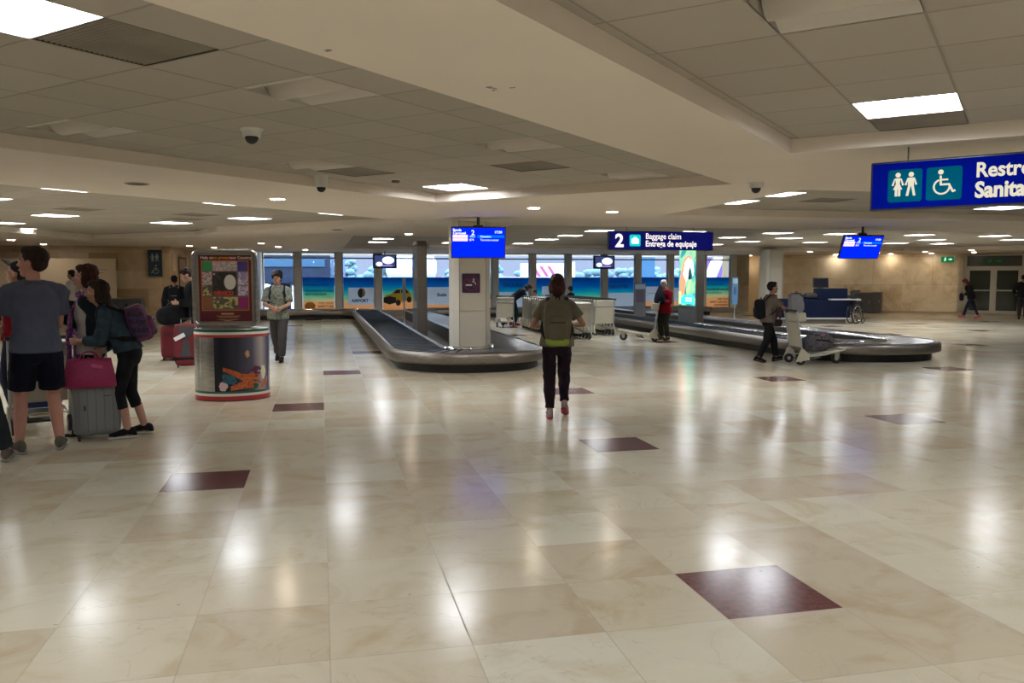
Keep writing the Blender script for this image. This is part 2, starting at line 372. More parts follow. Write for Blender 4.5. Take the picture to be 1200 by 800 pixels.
# ------------------------------------------------------------------ structure
ZS, ZC = 2.62, 2.735
fl = MB(); fl.add([(-16, -9, 0), (40, -9, 0), (40, 40, 0), (-16, 40, 0)], [(0, 1, 2, 3)]); tag(fl.build('floor', floor_mat()), kind='structure')
r2 = math.sqrt(0.5)
def uv(u, v): return ((u - v) * r2, (u + v) * r2)
UO, VO = 2.2, 2.255       # tile joint offsets in the turned grid
C1 = [uv(-5, 2.81), uv(9.07, 2.81), uv(9.07, 6.9), uv(-5, 6.9)]
C2 = [uv(-5, -6), uv(7.07, -6), uv(7.07, 1.71), uv(-5, 1.71)]
C3 = [uv(-1, 9.65), uv(12.3, 9.65), uv(12.3, 15.5), uv(13.3, 17.6), uv(13.0, 21.4), uv(9.7, 19.6), uv(0, 19.6)]
C4 = [(5.5, 8.75), (19, 8.75), (19, 12.75), (5.5, 12.75)]
C5 = [(3.7, 16), (26, 16), (26, 21.5), (22.6, 28.6), (3.7, 28.6), (3.7, 30.4), (0.8, 30.4), (0.8, 21), (3.7, 21)]
COFF = [C1, C2, C3, C4, C5]
def inside(p, poly):
    x, y = p; c = False; j = len(poly) - 1
    for i in range(len(poly)):
        xi, yi = poly[i]; xj, yj = poly[j]
        if (yi > y) != (yj > y) and x < (xj - xi) * (y - yi) / (yj - yi) + xi: c = not c
        j = i
    return c
def cdt(outer, holes):
    vs = [Vector(p) for p in outer]; es = [(i, (i + 1) % len(outer)) for i in range(len(outer))]
    for h in holes:
        o = len(vs); vs += [Vector(p) for p in h]; es += [(o + i, o + (i + 1) % len(h)) for i in range(len(h))]
    r = delaunay_2d_cdt(vs, es, [], 0, 1e-6); V, F = r[0], r[2]; fs = []
    for f in F:
        c = sum((V[i] for i in f), Vector((0, 0))) / len(f)
        if inside(c, outer) and not any(inside(c, h) for h in holes): fs.append(tuple(f))
    return V, fs
def add_scuffs(m, pts):
    nt = m.node_tree; b = nt.nodes['Principled BSDF']; src = b.inputs['Base Color'].links[0].from_socket; tc = N(nt, 'TexCoord')
    no = N(nt, 'TexNoise'); no.inputs['Scale'].default_value = 30; nt.links.new(tc.outputs['Object'], no.inputs['Vector']); acc = None
    for x, y, r_ in pts:
        d = N(nt, 'VectorMath', operation='DISTANCE'); nt.links.new(tc.outputs['Object'], d.inputs[0]); d.inputs[1].default_value = (x, y, ZS)
        q = math_n(nt, 'LESS_THAN', math_n(nt, 'ADD', d.outputs['Value'], math_n(nt, 'MULTIPLY', math_n(nt, 'SUBTRACT', no.outputs['Fac'], 0.5), 0.09)), r_)
        acc = q if acc is None else math_n(nt, 'MAXIMUM', acc, q)
    c = mix_c(nt, math_n(nt, 'MULTIPLY', acc, 0.75), src, (0.10, 0.08, 0.06)); nt.links.new(c, b.inputs['Base Color'])
add_scuffs(M_soffit, [(0.90, 4.45, 0.022), (0.94, 4.50, 0.020), (1.02, 4.42, 0.010), (5.35, 6.7, 0.012), (0.05, 3.9, 0.015)])
cl = MB()
V_, F_ = cdt([(-16, -9), (40, -9), (40, 40), (-16, 40)], COFF)
cl.add([(v.x, v.y, ZS) for v in V_], [f[::-1] for f in F_])
for pl in COFF:
    n = len(pl); cl.add([(x, y, ZS) for x, y in pl] + [(x, y, ZC) for x, y in pl], [(i, (i + 1) % n, n + (i + 1) % n, n + i) for i in range(n)])
cl.box((12, 15.5, 3.15), (56, 49, 0.1))  # unseen roof slab, added to keep sky light from leaking in
tag(cl.build('ceiling', M_soffit), kind='structure')

# places of square fixtures: (x, y) centres; snapped to the tile grid of their coffer
def snap45(x, y):
    u, v = (x + y) * r2, (-x + y) * r2
    u = UO + (round((u - UO) / T - 0.5) + 0.5) * T; v = VO + (round((v - VO) / T - 0.5) + 0.5) * T
    return uv(u, v)
OX5, OY5 = 6.4, 19.2
def snap0(x, y):
    return (OX5 + (round((x - OX5) / T - 0.5) + 0.5) * T, OY5 + (round((y - OY5) / T - 0.5) + 0.5) * T)
def uvc(u, v): return uv(u, v)
F1 = dict(on=[uvc(2.1 - 0.1, 3.78), uvc(8.4, 6.06), uvc(-1.5, 5.5), uvc(-3.5, 4.0)], off=[uvc(3.65, 3.78), uvc(3.7, 6.1), uvc(5.95, 6.3), uvc(6.1, 3.8), uvc(8.45, 3.78)], vent=[uvc(2.5, 3.78), uvc(7.2, 4.3), uvc(6.6, 6.3)])  # the last lit panels hang behind the camera, added as fill light
F2 = dict(on=[uvc(6.2, 0.8), uvc(0.6, 0.8), uvc(-1.8, -1.5), uvc(3.2, -3.6), uvc(5.7, -3.6), uvc(5.7, -5.4), uvc(0.6, -3.6), uvc(-3.4, 0.8), uvc(-3.4, -3.6), uvc(3.2, -1.5)], off=[uvc(3.75, 0.8)], vent=[uvc(6.8, 0.8)])  # lit panels after the first are unseen, added to raise the ambient light
F3 = dict(on=[uvc(3.0, 11), uvc(3.0, 14), uvc(3.0, 17.5), uvc(6, 17.5), uvc(0.3, 12.5), (-3.14, 11.96), (-4.5, 13.56), (-4.65, 16.9), (-6.6, 19.35), (-6.82, 21.96), (-3.0, 18.95), (-1.43, 13.66), (-1.27, 17.07), (0.38, 15.64)], off=[], vent=[(-4.0, 15.0), (-2.0, 16.0), (-2.4, 17.3)])  # the leading lit panels are out of frame, added to brighten the hall
F4 = dict(on=[(6.39, 11.7), (6.36, 10.05), (11.17, 11.7), (15.5, 10.0)], off=[], vent=[(7.2, 10.9), (10.2, 11.3)])  # the last lit panel is out of view, added for ambient light
F5 = dict(on=[(1.81, 24.73), (1.84, 27.17), (4.09, 27.27), (6.68, 19.6), (6.67, 22.03), (6.7, 24.47), (6.8, 27.37), (8.95, 19.4), (11.6, 22.15), (11.6, 19.5), (13.47, 22.09), (13.55, 24.61), (13.71, 27.01), (13.4, 19.5), (16.0, 24.6), (15.93, 19.56), (18.4, 21.9), (20.72, 24.16), (18.67, 24.63), (18.45, 19.56), (20.6, 21.6)], off=[], vent=[(8.9, 22.0), (16.5, 21.9)])
for F, sn in ((F1, snap45), (F2, snap45), (F3, snap45), (F4, snap0), (F5, snap0)):
    for k in F: F[k] = [sn(*p) for p in F[k]]
def coffer_plane(name, poly, F, turned, m):
    """raised tiled ceiling with square openings where fixtures sit"""
    holes = []; h = T / 2
    for p in F['on'] + F['off'] + F['vent']:
        if turned: q = [(p[0] + (a - b) * r2, p[1] + (a + b) * r2) for a, b in ((-h, -h), (h, -h), (h, h), (-h, h))]
        else: q = [(p[0] + a, p[1] + b) for a, b in ((-h, -h), (h, -h), (h, h), (-h, h))]
        holes.append(q)
    V, Fs = cdt(poly, holes); b = MB(); b.add([(v.x, v.y, ZC) for v in V], [f[::-1] for f in Fs])
    tag(b.build(name, m), kind='structure')
m45 = tile_ceiling_mat('turned lay-in tiles', PI / 4, UO, VO); m0 = tile_ceiling_mat('square lay-in tiles', 0, OX5, OY5)
for k, (pl, F, t) in enumerate(((C1, F1, 1), (C2, F2, 1), (C3, F3, 1), (C4, F4, 0), (C5, F5, 0))):
    coffer_plane('ceiling_%d' % (k + 2), pl, F, t, m45 if t else m0)

M_stoneL = stone_mat('warm travertine blocks', (0.40, 0.28, 0.16), (0.55, 0.41, 0.26), (0.66, 0.53, 0.37), (0.9, 0.6), 0.6)
M_stoneR = stone_mat('pale marble wall', (0.58, 0.43, 0.25), (0.78, 0.65, 0.46), (0.85, 0.77, 0.62), (2.4, 1.25), 0.25)
M_stoneP = stone_mat('shaded marble pilaster', (0.30, 0.24, 0.17), (0.40, 0.34, 0.26), (0.46, 0.40, 0.32), (1.2, 0.6), 0.3)  # the pier's marble, its weaker light put into darker colours
def wall(name, p0, p1, m, z0=0.0, z1=3.1, t=0.2, out=1):
    """box wall from p0 to p1, its thickness to the left of the run (out=1) or right"""
    p0, p1 = Vector(p0), Vector(p1); d = p1 - p0; b = MB(); b.box((d.length / 2, out * t / 2, (z0 + z1) / 2), (d.length, t, z1 - z0))
    o = b.build(name, m); o.location = (p0.x, p0.y, 0); o.rotation_euler = (0, 0, math.atan2(d.y, d.x)); return tag(o, kind='structure')
WY = 35.0
wall('wall_left_far', (-16, 29.75), (-4.95, 29.75), M_stoneL)
wall('wall_corridor', (-4.95, 29.95), (-4.95, 37.5), M_stoneL, out=1)
wall('wall_corridor_end', (-5.0, 37.5), (-2.6, 37.5), mat('warm plaster', (0.62, 0.52, 0.36), 0.7))
wall('wall_left', (-16, -9), (-16, 29.75), M_white)
wall('wall_behind', (40, -9), (-16, -9), M_white)
E0 = Vector((26.9, 30.3)); DW = Vector((0.727, -0.687)); NW = Vector((0.687, 0.727))
A0 = E0 - DW * 9.6
wall('wall_right_stone', tuple(A0), tuple(E0), M_stoneR)
J0 = E0 + NW * 0.75
wall('wall_door_return', tuple(E0), tuple(J0), M_white)
J1 = J0 + DW * 2.25
wall('wall_right_far', tuple(J1 - NW * 0.75), tuple(J1 - NW * 0.75 + DW * 17), M_white)
wall('wall_door_jamb', tuple(J1), tuple(J1 - NW * 0.75), M_white, out=1)
wall('wall_right', (40, 18.5), (40, -9), M_white)
# window wall header, sill and end piers
hb = MB(); hb.box((8.4, WY + 0.1, 2.88), (21.6, 0.3, 0.56)); tag(hb.build('wall_window_header', M_soffit), kind='structure')
sb = MB(); sb.box((8.4, WY + 0.05, 0.09), (21.6, 0.4, 0.18)); tag(sb.build('wall_window_sill', mat('grey sill stone', (0.40, 0.36, 0.30), 0.5)), kind='structure')
wall('wall_window_pier', (18.55, WY - 0.05), (19.35, WY - 0.05), M_stoneP)
wall('wall_recess_side', (19.35, WY + 0.15), (19.35, 37.2), M_stoneR)
wall('wall_recess_back', (19.35, 37.1), (20.6, 36.2), mat('bright warm stone', (0.68, 0.53, 0.33), 0.6))
wall('wall_window_left', (-2.6, 37.5), (-2.6, 30.9), M_white, out=1)
# door in its recess, parallel to the stone wall
M_df = mat('white door frame', (0.62, 0.60, 0.54), 0.45)
M_dg = mat('dark door glass', (0.045, 0.055, 0.045), 0.08, spec=0.8)
dr = empty('door_1', (J0.x, J0.y, 0), math.atan2(DW.y, DW.x)); tag(dr, kind='structure')
b = MB(); L = 2.25
b.box((L / 2, 0.05, 2.02), (L, 0.1, 0.1)); b.box((0.05, 0.05, 1.3), (0.1, 0.1, 2.6)); b.box((L - 0.05, 0.05, 1.3), (0.1, 0.1, 2.6)); b.box((L / 2, 0.05, 2.56), (L, 0.1, 0.1))
b.build('door_frame', M_df, dr, 0.005)
b = MB(); b.box((L / 2, 0.06, 2.28), (L - 0.2, 0.02, 0.46)); b.build('transom_pane', mat('transom glass', (0.10, 0.11, 0.10), 0.15), dr)
for k in range(2):
    x0 = 0.1 + k * (L - 0.2) / 2; wd = (L - 0.2) / 2; b = MB(); cx = x0 + wd / 2
    for bx in ((x0 + 0.06, 1.0, 0.12, 1.96), (x0 + wd - 0.06, 1.0, 0.12, 1.96)): b.box((bx[0], 0.03, bx[1]), (bx[2], 0.06, bx[3]))
    for z, hh in ((0.08, 0.14), (1.02, 0.06), (1.93, 0.1)): b.box((cx, 0.03, z), (wd, 0.05, hh))
    lf = b.build('door_leaf', M_df, dr, 0.004)
    g = MB(); g.box((cx, 0.035, 1.0), (wd - 0.2, 0.012, 1.8)); g.build('pane', M_dg, lf)
    h = MB(); hx = x0 + (wd - 0.14 if k == 0 else 0.14); h.tube([(hx, 0, 0.95), (hx, -0.05, 0.95), (hx, -0.05, 1.15), (hx, 0, 1.15)], 0.01); h.build('door_handle', M_chrome, lf)
b1_ = J0 + NW * 0.3; wall('wall_leak_blocker', tuple(b1_ - DW * 0.3), tuple(b1_ + DW * 2.6), mat('dark leak blocker', (0.05, 0.05, 0.045), 0.7))  # unseen dark wall added to stop daylight leaking under the door
# baseboards
for nm, p0, p1 in (('baseboard_left', (-16, 29.72), (-4.95, 29.72)), ('baseboard_right', tuple(A0 - NW * 0.02), tuple(E0 - NW * 0.02))):
    p0, p1 = Vector(p0), Vector(p1); d = p1 - p0; b = MB(); b.box((d.length / 2, 0, 0.05), (d.length, 0.02, 0.1)); o = b.build(nm, mat('worn stone skirting', (0.42, 0.33, 0.22), 0.5)); o.location = (*p0, 0); o.rotation_euler = (0, 0, math.atan2(d.y, d.x)); tag(o, kind='structure')

# window bays: pixel-free x limits of the openings in the wall plane
MX = [-2.45, -0.93, 0.72, 2.33, 3.98, 5.62, 7.32, 9.0, 10.62, 12.3, 13.88, 15.45, 17.05, 18.55]
ZF = 1.585
SAND = [0.62, 0.62, 0.58, 0.66, 0.55, 0.6, 0.5, 0.5, 0.5, 0.45, 0.55, 0.55, 0.72]
M_txt = mat('navy lettering', (0.01, 0.06, 0.10), 0.5); M_txtb = mat('dark brown lettering', (0.10, 0.05, 0.03), 0.5)
M_sign_white = mat('white print board', (0.80, 0.84, 0.86), 0.5)
_n = M_sign_white.node_tree; _t = N(_n, 'BsdfTranslucent'); _t.inputs[0].default_value = (0.8, 0.84, 0.88, 1); _x = N(_n, 'MixShader'); _x.inputs[0].default_value = 0.55
_n.links.new(_n.nodes['Principled BSDF'].outputs[0], _x.inputs[1]); _n.links.new(_t.outputs[0], _x.inputs[2]); _n.links.new(_x.outputs[0], _n.nodes['Material Output'].inputs[0])
wins = []
BOARDS = {2: (0.12, 0.80, 1.1, 0.72), 4: (0.05, 0.80, 1.05, 0.74), 6: (0, 0.62, 1.28, 0.66), 7: (0.1, 0.88, 0.95, 0.62), 9: (0, 0.58, 1.3, 0.62), 10: (0.03, 0.83, 1.2, 0.68), 11: (-0.3, 0.80, 0.6, 0.62)}
for k in range(13):
    x0, x1 = MX[k] + 0.13, MX[k + 1] - 0.13; c = (x0 + x1) / 2; wd = x1 - x0
    wn_ = empty('window_%d' % (k + 1), (c, WY, 0)); tag(wn_, kind='structure'); wins.append(wn_)
    b = MB(); fw = 0.045
    b.box((-wd / 2 + fw / 2, 0.05, 1.4), (fw, 0.08, 2.44)); b.box((wd / 2 - fw / 2, 0.05, 1.4), (fw, 0.08, 2.44)); b.box((0, 0.05, 0.2), (wd, 0.08, 0.05)); b.box((0, 0.05, 2.6), (wd, 0.08, 0.05)); b.box((0, 0.045, 2.375), (wd, 0.09, 0.06))
    b.build('window_frame', M_alu, wn_)
    g = MB(); g.box((0, 0.06, 1.4), (wd - 0.08, 0.008, 2.4)); g.build('pane', pane_mat(), wn_)
    if k > 0:
        f = MB(); x0_, x1_, z0_, z1_ = -(wd - 0.1) / 2, (wd - 0.1) / 2, 0.2, ZF
        if k in BOARDS:      # the board is let into the print
            bx, bz, bw, bh = BOARDS[k]; a0_, a1_ = max(x0_, bx - bw / 2), min(x1_, bx + bw / 2); c0_, c1_ = bz - bh / 2, bz + bh / 2
            for p0, p1, q0, q1 in ((x0_, x1_, z0_, c0_), (x0_, x1_, c1_, z1_), (x0_, a0_, c0_, c1_), (a1_, x1_, c0_, c1_)):
                if p1 - p0 > 0.005 and q1 - q0 > 0.005: f.box(((p0 + p1) / 2, 0.03, (q0 + q1) / 2), (p1 - p0, 0.004, q1 - q0))
        else: f.box((0, 0.03, ZF / 2 + 0.1), (wd - 0.1, 0.004, ZF - 0.2))
        f.build('window_film', film_mat(ZF, SAND[k]), wn_)
for k, x in enumerate(MX):
    if k == 0: continue
    b = MB(); b.box((x, WY - 0.02, 1.4), (0.27, 0.26, 2.46)); tag(b.build('trim_%d' % k, M_mull, bevel=0.02), kind='structure')
# printed things on the films
def board(k, x, z, wd, hh): b = MB(); b.box((x, 0.02, z), (wd, 0.004, hh)); return b.build('printed_board', M_sign_white, wins[k])
def wtext(k, s, size, x, z, m=M_txt, al='LEFT', bold=0.0, sx=1.0): return text('lettering', s, size, (x, 0.012, z), m, wins[k], bold=bold, align=al, sx=sx)
M_wh = mat('white lettering', (0.8, 0.82, 0.84), 0.5)
M_navy2 = mat('deep sea lettering', (0.0, 0.07, 0.16), 0.5)
wtext(1, 'RECORDATORIO', 0.125, -0.55, 1.23, M_navy2, bold=0.003); wtext(1, 'TRANSPORTACION', 0.135, -0.55, 0.985, M_navy2, bold=0.004, sx=0.95); wtext(1, 'AUTORIZADA', 0.135, -0.55, 0.85, M_navy2, bold=0.004)
wtext(1, 'FOR YOUR', 0.12, 0.58, 0.48, M_txtb, 'RIGHT'); wtext(1, 'SAFETY USE', 0.12, 0.58, 0.35, M_txtb, 'RIGHT', bold=0.003)
b = MB(); b.ell((-0.36, 0.018, 0.40), (0.22, 0.003, 0.17), n=9); b.build('starfish_print', mat('orange starfish print', (0.80, 0.33, 0.08), 0.6), wins[1])
# airport logo board
board(2, 0.12, 0.80, 1.1, 0.72)
b = MB(); b.prism([(0.10 + 0.15 * math.cos(t), 0.93 + 0.2 * math.sin(t)) for t in [PI / 2 + PI * i / 10 for i in range(11)]] + [(0.2, 0.85)], 0.008, 0.014); b.build('logo', mat('black logo print', (0.03, 0.04, 0.05), 0.5), wins[2])
b = MB(); b.prism([(0.13 + 0.14 * math.cos(t), 0.95 + 0.18 * math.sin(t)) for t in [-PI / 2 + PI * i / 10 for i in range(11)]], 0.008, 0.014); b.build('logo', mat('tan logo print', (0.75, 0.48, 0.22), 0.5), wins[2])
text('lettering', 'AIRPORT', 0.17, (-0.30, 0.008, 0.56), mat('black print', (0.02, 0.02, 0.03), 0.5), wins[2], bold=0.006)
text('lettering', 'TAXI', 0.15, (0.42, 0.008, 0.57), mat('pink print', (0.85, 0.55, 0.45), 0.5), wins[2], sx=0.8)
# shuttle board
board(4, 0.05, 0.80, 1.05, 0.74); wtext(4, 'Shuttle', 0.20, 0.0, 0.78, mat('blue print', (0.02, 0.06, 0.20), 0.5), bold=0.006, sx=0.72)
wtext(6, 'GROUND', 0.235, -0.50, 1.17, M_navy2, bold=0.004, sx=0.92); board(6, 0, 0.62, 1.28, 0.66)
board(7, 0.1, 0.88, 0.95, 0.62)
wtext(9, 'TRANSPORTE', 0.12, -0.58, 1.33, M_navy2); wtext(9, 'TERRESTRE', 0.2, -0.62, 1.10, M_navy2, bold=0.004, sx=0.98); board(9, 0, 0.58, 1.3, 0.62)
board(10, 0.03, 0.83, 1.2, 0.68)
b = MB(); b.torus((-0.36, 0.01, 0.86), 0.075, 0.008, 'Y', 16, 5); b.build('logo', mat('green print', (0.25, 0.5, 0.35), 0.5), wins[10])
b = MB(); b.box((0.12, 0.012, 0.87), (0.75, 0.003, 0.025)); b.build('logo', _M['green print'], wins[10])
board(11, -0.3, 0.80, 0.6, 0.62)
wtext(12, 'TRANSPORTACION', 0.13, -0.56, 0.99, M_navy2, bold=0.004); wtext(12, 'RECORDATORIO', 0.11, -0.56, 1.22, M_navy2); wtext(12, 'AUTORIZADA', 0.12, -0.56, 0.84, M_navy2)
for i, s in enumerate(('FOR YOUR', 'SAFETY USE ONLY', 'AUTHORIZED', 'TRANSPORTATION')): wtext(12, s, 0.115, 0.58, 0.55 - 0.135 * i, M_txtb, 'RIGHT', bold=0.003)
# cars printed on the films (flat prints)
def car_print(k, ox, oz, s, body, nm):
    P = lambda q: [(ox + s * x, oz + s * z) for x, z in q]
    b = MB()
    b.prism(P([(-0.62, 0.10), (-0.62, 0.28), (-0.55, 0.36), (-0.30, 0.42), (-0.12, 0.62), (0.38, 0.66), (0.56, 0.44), (0.62, 0.40), (0.62, 0.20), (0.50, 0.14), (0.1, 0.02), (-0.10, -0.02)]), 0.012, 0.018)
    c = b.build('car_print', body, wins[k]); b = MB()
    b.prism(P([(-0.22, 0.42), (-0.08, 0.58), (0.10, 0.60), (0.08, 0.44)]), 0.008, 0.011); b.prism(P([(0.14, 0.44), (0.14, 0.60), (0.36, 0.61), (0.50, 0.44)]), 0.008, 0.011)
    b.prism(P([(-0.66, 0.02), (-0.66, 0.24), (-0.40, 0.30), (-0.10, 0.24), (-0.10, 0.0), (-0.40, -0.08)]), 0.008, 0.011)
    for wx, wz in ((0.0, 0.0), (0.50, 0.14)): b.prism(P([(wx + 0.115 * math.cos(t), wz + 0.14 * math.sin(t)) for t in [2 * PI * i / 14 for i in range(14)]]), 0.004, 0.009)
    b.build('car_trim_print', mat('dark car print', (0.02, 0.02, 0.02), 0.4), c)
car_print(3, 0.0, 0.52, 0.92, mat('yellow car print', (0.80, 0.55, 0.02), 0.4), 'y')
car_print(5, 0.3, 0.62, 0.62, mat('blue car print', (0.02, 0.04, 0.20), 0.4), 'b')

# ------------------------------------------------------------------ outside the windows
g = MB(); g.add([(-200, 35.5, -0.3), (300, 35.5, -0.3), (300, 400, -0.3), (-200, 400, -0.3)], [(0, 1, 2, 3)])
tag(g.build('apron_ground', mat('grey apron concrete', (0.13, 0.145, 0.16), 0.8, var=0.1, scale=0.2)), kind='structure')
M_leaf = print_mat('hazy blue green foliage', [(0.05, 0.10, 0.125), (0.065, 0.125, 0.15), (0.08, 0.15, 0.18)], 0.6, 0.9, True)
def tree(x, y, r, h):
    t = thing('distant_tree', 'hazy blue-green tree in the treeline beyond the apron', 'tree', (x, y, -0.3), 0, 'treeline beyond the apron')
    b = MB(); rnd = random.Random(int(x * 7)); b.cone((0, 0, 0), (0, 0, h * 0.6), 0.3, 0.18, 7); b.build('trunk', mat('grey bark', (0.10, 0.09, 0.08), 0.9), t)
    b = MB()
    for i in range(16):
        a = rnd.uniform(0, 2 * PI); q = rnd.uniform(0, 0.8) * r
        rr = r * rnd.uniform(0.28, 0.5); b.ell((q * math.cos(a), q * math.sin(a) * 0.5, h * 0.25 + rnd.uniform(0, 0.62) * h), (rr, rr * 0.8, rr * 0.62), n=9, k=6)
    c = b.build('crown', M_leaf, t); d = c.modifiers.new('leafy', 'DISPLACE'); tx = bpy.data.textures.get('leafy') or bpy.data.textures.new('leafy', 'CLOUDS'); tx.noise_scale = 0.7; d.texture = tx; d.strength = 0.9; d.texture_coords = 'OBJECT' if False else 'LOCAL'
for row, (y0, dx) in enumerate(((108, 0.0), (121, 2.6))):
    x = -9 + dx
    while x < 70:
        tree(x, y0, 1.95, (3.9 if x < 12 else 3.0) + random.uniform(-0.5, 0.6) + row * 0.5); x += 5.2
M_bridge = mat('dark blue jet bridge panels', (0.006, 0.013, 0.03), 0.6, var=0.3, scale=1, spec=0.2)
M_wpaint = mat('white vehicle paint', (0.34, 0.36, 0.38), 0.5)
t = thing('jet_bridge', 'dark blue boarding bridge seen through the leftmost windows', 'jet bridge', (-2.3, 46, 0))
b = MB(); b.box((0, 0, 2.0), (5.6, 4, 1.5)); b.build('tunnel', M_bridge, t, 0.05)
b = MB(); b.box((0, -2.03, 2.35), (5.0, 0.06, 0.45)); b.build('glazing', mat('bridge glazing', (0.02, 0.06, 0.11), 0.3), t)
b = MB(); b.box((0.2, 0, 0.45), (1.0, 1.2, 1.7)); b.build('support_pier', M_bridge, t)
b = MB()
for xx in (2.9, 3.5): b.box((xx, -1, 1.9), (0.12, 0.12, 4.4))
for z in (0.6, 1.5, 2.4, 3.3): b.box((3.2, -1, z), (0.6, 0.08, 0.08))
b.build('stair_frame', mat('blue grey frame', (0.06, 0.10, 0.2), 0.5), t)
text('lettering', 'SalidaBank', 0.45, (-1.6, -2.1, 2.95), M_wh, t) if False else None
t = thing('baggage_tug', 'white service vehicle with rounded canopy beyond the fifth window', 'vehicle', (6.6, 62, -0.3))
b = MB(); b.ell((0, 0, 2.6), (1.9, 1.2, 1.1), e=0.6); b.build('canopy', M_wpaint, t)
b = MB(); b.box((0, 0, 1.0), (3.2, 1.8, 0.9)); b.build('body', mat('blue vehicle paint', (0.05, 0.25, 0.40), 0.5), t, 0.1)
for sx_ in (-1.1, 1.1):
    for sy in (-0.9, 0.9): b = MB(); b.cone((sx_, sy - 0.1, 0.35), (sx_, sy + 0.1, 0.35), 0.35); b.build('wheel', M_black, t)
b = MB(); b.tube([(-1.6, -0.7, 1.4), (-1.6, -0.7, 2.4)], 0.05); b.tube([(1.6, -0.7, 1.4), (1.6, -0.7, 2.4)], 0.05); b.build('post', M_alu, t)
for (xx, yy, lab, hgt, arm) in ((12.6, 60, 'blue-grey lamp mast with square arm left of the striped panel', 4.6, 1), (8.2, 66, 'thin blue scaffold mast beyond the fifth window', 5.0, 0)):
    t = thing('lamp_mast', lab, 'mast', (xx, yy, -0.3)); b = MB(); b.cone((0, 0, 0), (0, 0, hgt), 0.1, 0.07); b.build('pole', mat('teal mast paint', (0.05, 0.20, 0.30), 0.5), t)
    b = MB(); b.box((-0.9, 0, hgt - 0.6), (1.8, 0.12, 0.1)); b.build('arm', _M['teal mast paint'], t); b = MB(); b.box((-0.9 if arm else 0, 0, hgt - 0.4), (0.5, 0.2, 0.3)); b.build('lamp_head', M_alu, t)
t = thing('striped_panel', 'white panel with magenta diagonal stripes outside the window', 'sign', (16.2, 60, 0.2))
b = MB(); b.box((0, 0, 1.4), (3.4, 0.25, 2.0)); b.build('panel', M_wpaint, t, 0.03)
for i in range(3):
    b = MB(); b.prism([(-0.9 + i * 0.6, 2.2), (-0.65 + i * 0.6, 2.2), (0.1 + i * 0.6, 1.1), (-0.15 + i * 0.6, 1.1)], -0.15, -0.13); b.build('stripe', mat('magenta paint', (0.22, 0.03, 0.10), 0.5), t)
b = MB(); b.box((-1.2, 0, 0), (0.15, 0.15, 1.0)); b.box((1.2, 0, 0), (0.15, 0.15, 1.0)); b.build('support', M_alu, t)
t = thing('floodlight_mast', 'white and yellow marker mast behind the walking person', 'mast', (17.8, 58, -0.3))
b = MB(); b.box((0, 0, 1.5), (0.5, 0.5, 3.0)); b.build('pole', M_wpaint, t); b = MB(); b.box((0, -0.27, 2.3), (0.25, 0.05, 0.7)); b.build('marker', mat('yellow green paint', (0.4, 0.6, 0.1), 0.5), t)
t = thing('service_vehicle', 'long low white vehicle beyond the eighth window', 'vehicle', (14.5, 57, -0.3))
b = MB(); b.box((0, 0, 1.55), (5, 1.8, 0.7)); b.build('body', M_wpaint, t, 0.12)
b = MB(); b.box((0, -0.92, 1.75), (4.2, 0.02, 0.22)); b.build('side_window', mat('bridge glazing', (0.02, 0.06, 0.11), 0.3), t)
for sx_ in (-1.7, 1.7): b = MB(); b.cone((sx_, -0.95, 0.6), (sx_, -0.7, 0.6), 0.6); b.build('wheel', M_black, t)
M_pur = mat('violet paint', (0.07, 0.035, 0.13), 0.5)
t = thing('boarding_stair', 'white and violet aircraft stairs outside the rightmost window', 'aircraft stairs', (26.2, 52, -0.3))
b = MB(); b.prism([(-2.2, 1.6), (2.2, 4.4), (2.2, 0.9), (-2.2, 0.6)], -0.6, 0.6); b.build('stair_body', M_wpaint, t)
for i in range(3):
    b = MB(); b.prism([(-1.9 + i * 1.3, 0.9), (-1.6 + i * 1.3, 0.9), (-0.4 + i * 1.3, 3.4), (-0.8 + i * 1.3, 3.4)], -0.66, -0.62); b.build('stripe', M_pur, t)
b = MB(); b.tube([(-2.2, -0.6, 2.6), (2.2, -0.6, 4.6)], 0.07); b.tube([(0.8, -0.6, 4.3), (1.6, -0.6, 2.4)], 0.16); b.build('handrail', M_pur, t)
b = MB(); b.cone((-1.4, -0.7, 0.4), (-1.4, -0.5, 0.4), 0.4); b.build('wheel', M_black, t)
t = thing('signal_box', 'dark teal box on a pole beyond the window left of parrot panel', 'box', (22.9, 56, -0.3))
b = MB(); b.cone((0.35, 0, 0), (0.35, 0, 6.0), 0.12); b.build('pole', mat('teal mast paint', (0.05, 0.20, 0.30), 0.5), t); b = MB(); b.box((0, 0, 2.5), (1.0, 0.6, 2.1)); b.build('housing', mat('dark teal box', (0.01, 0.06, 0.12), 0.4), t)

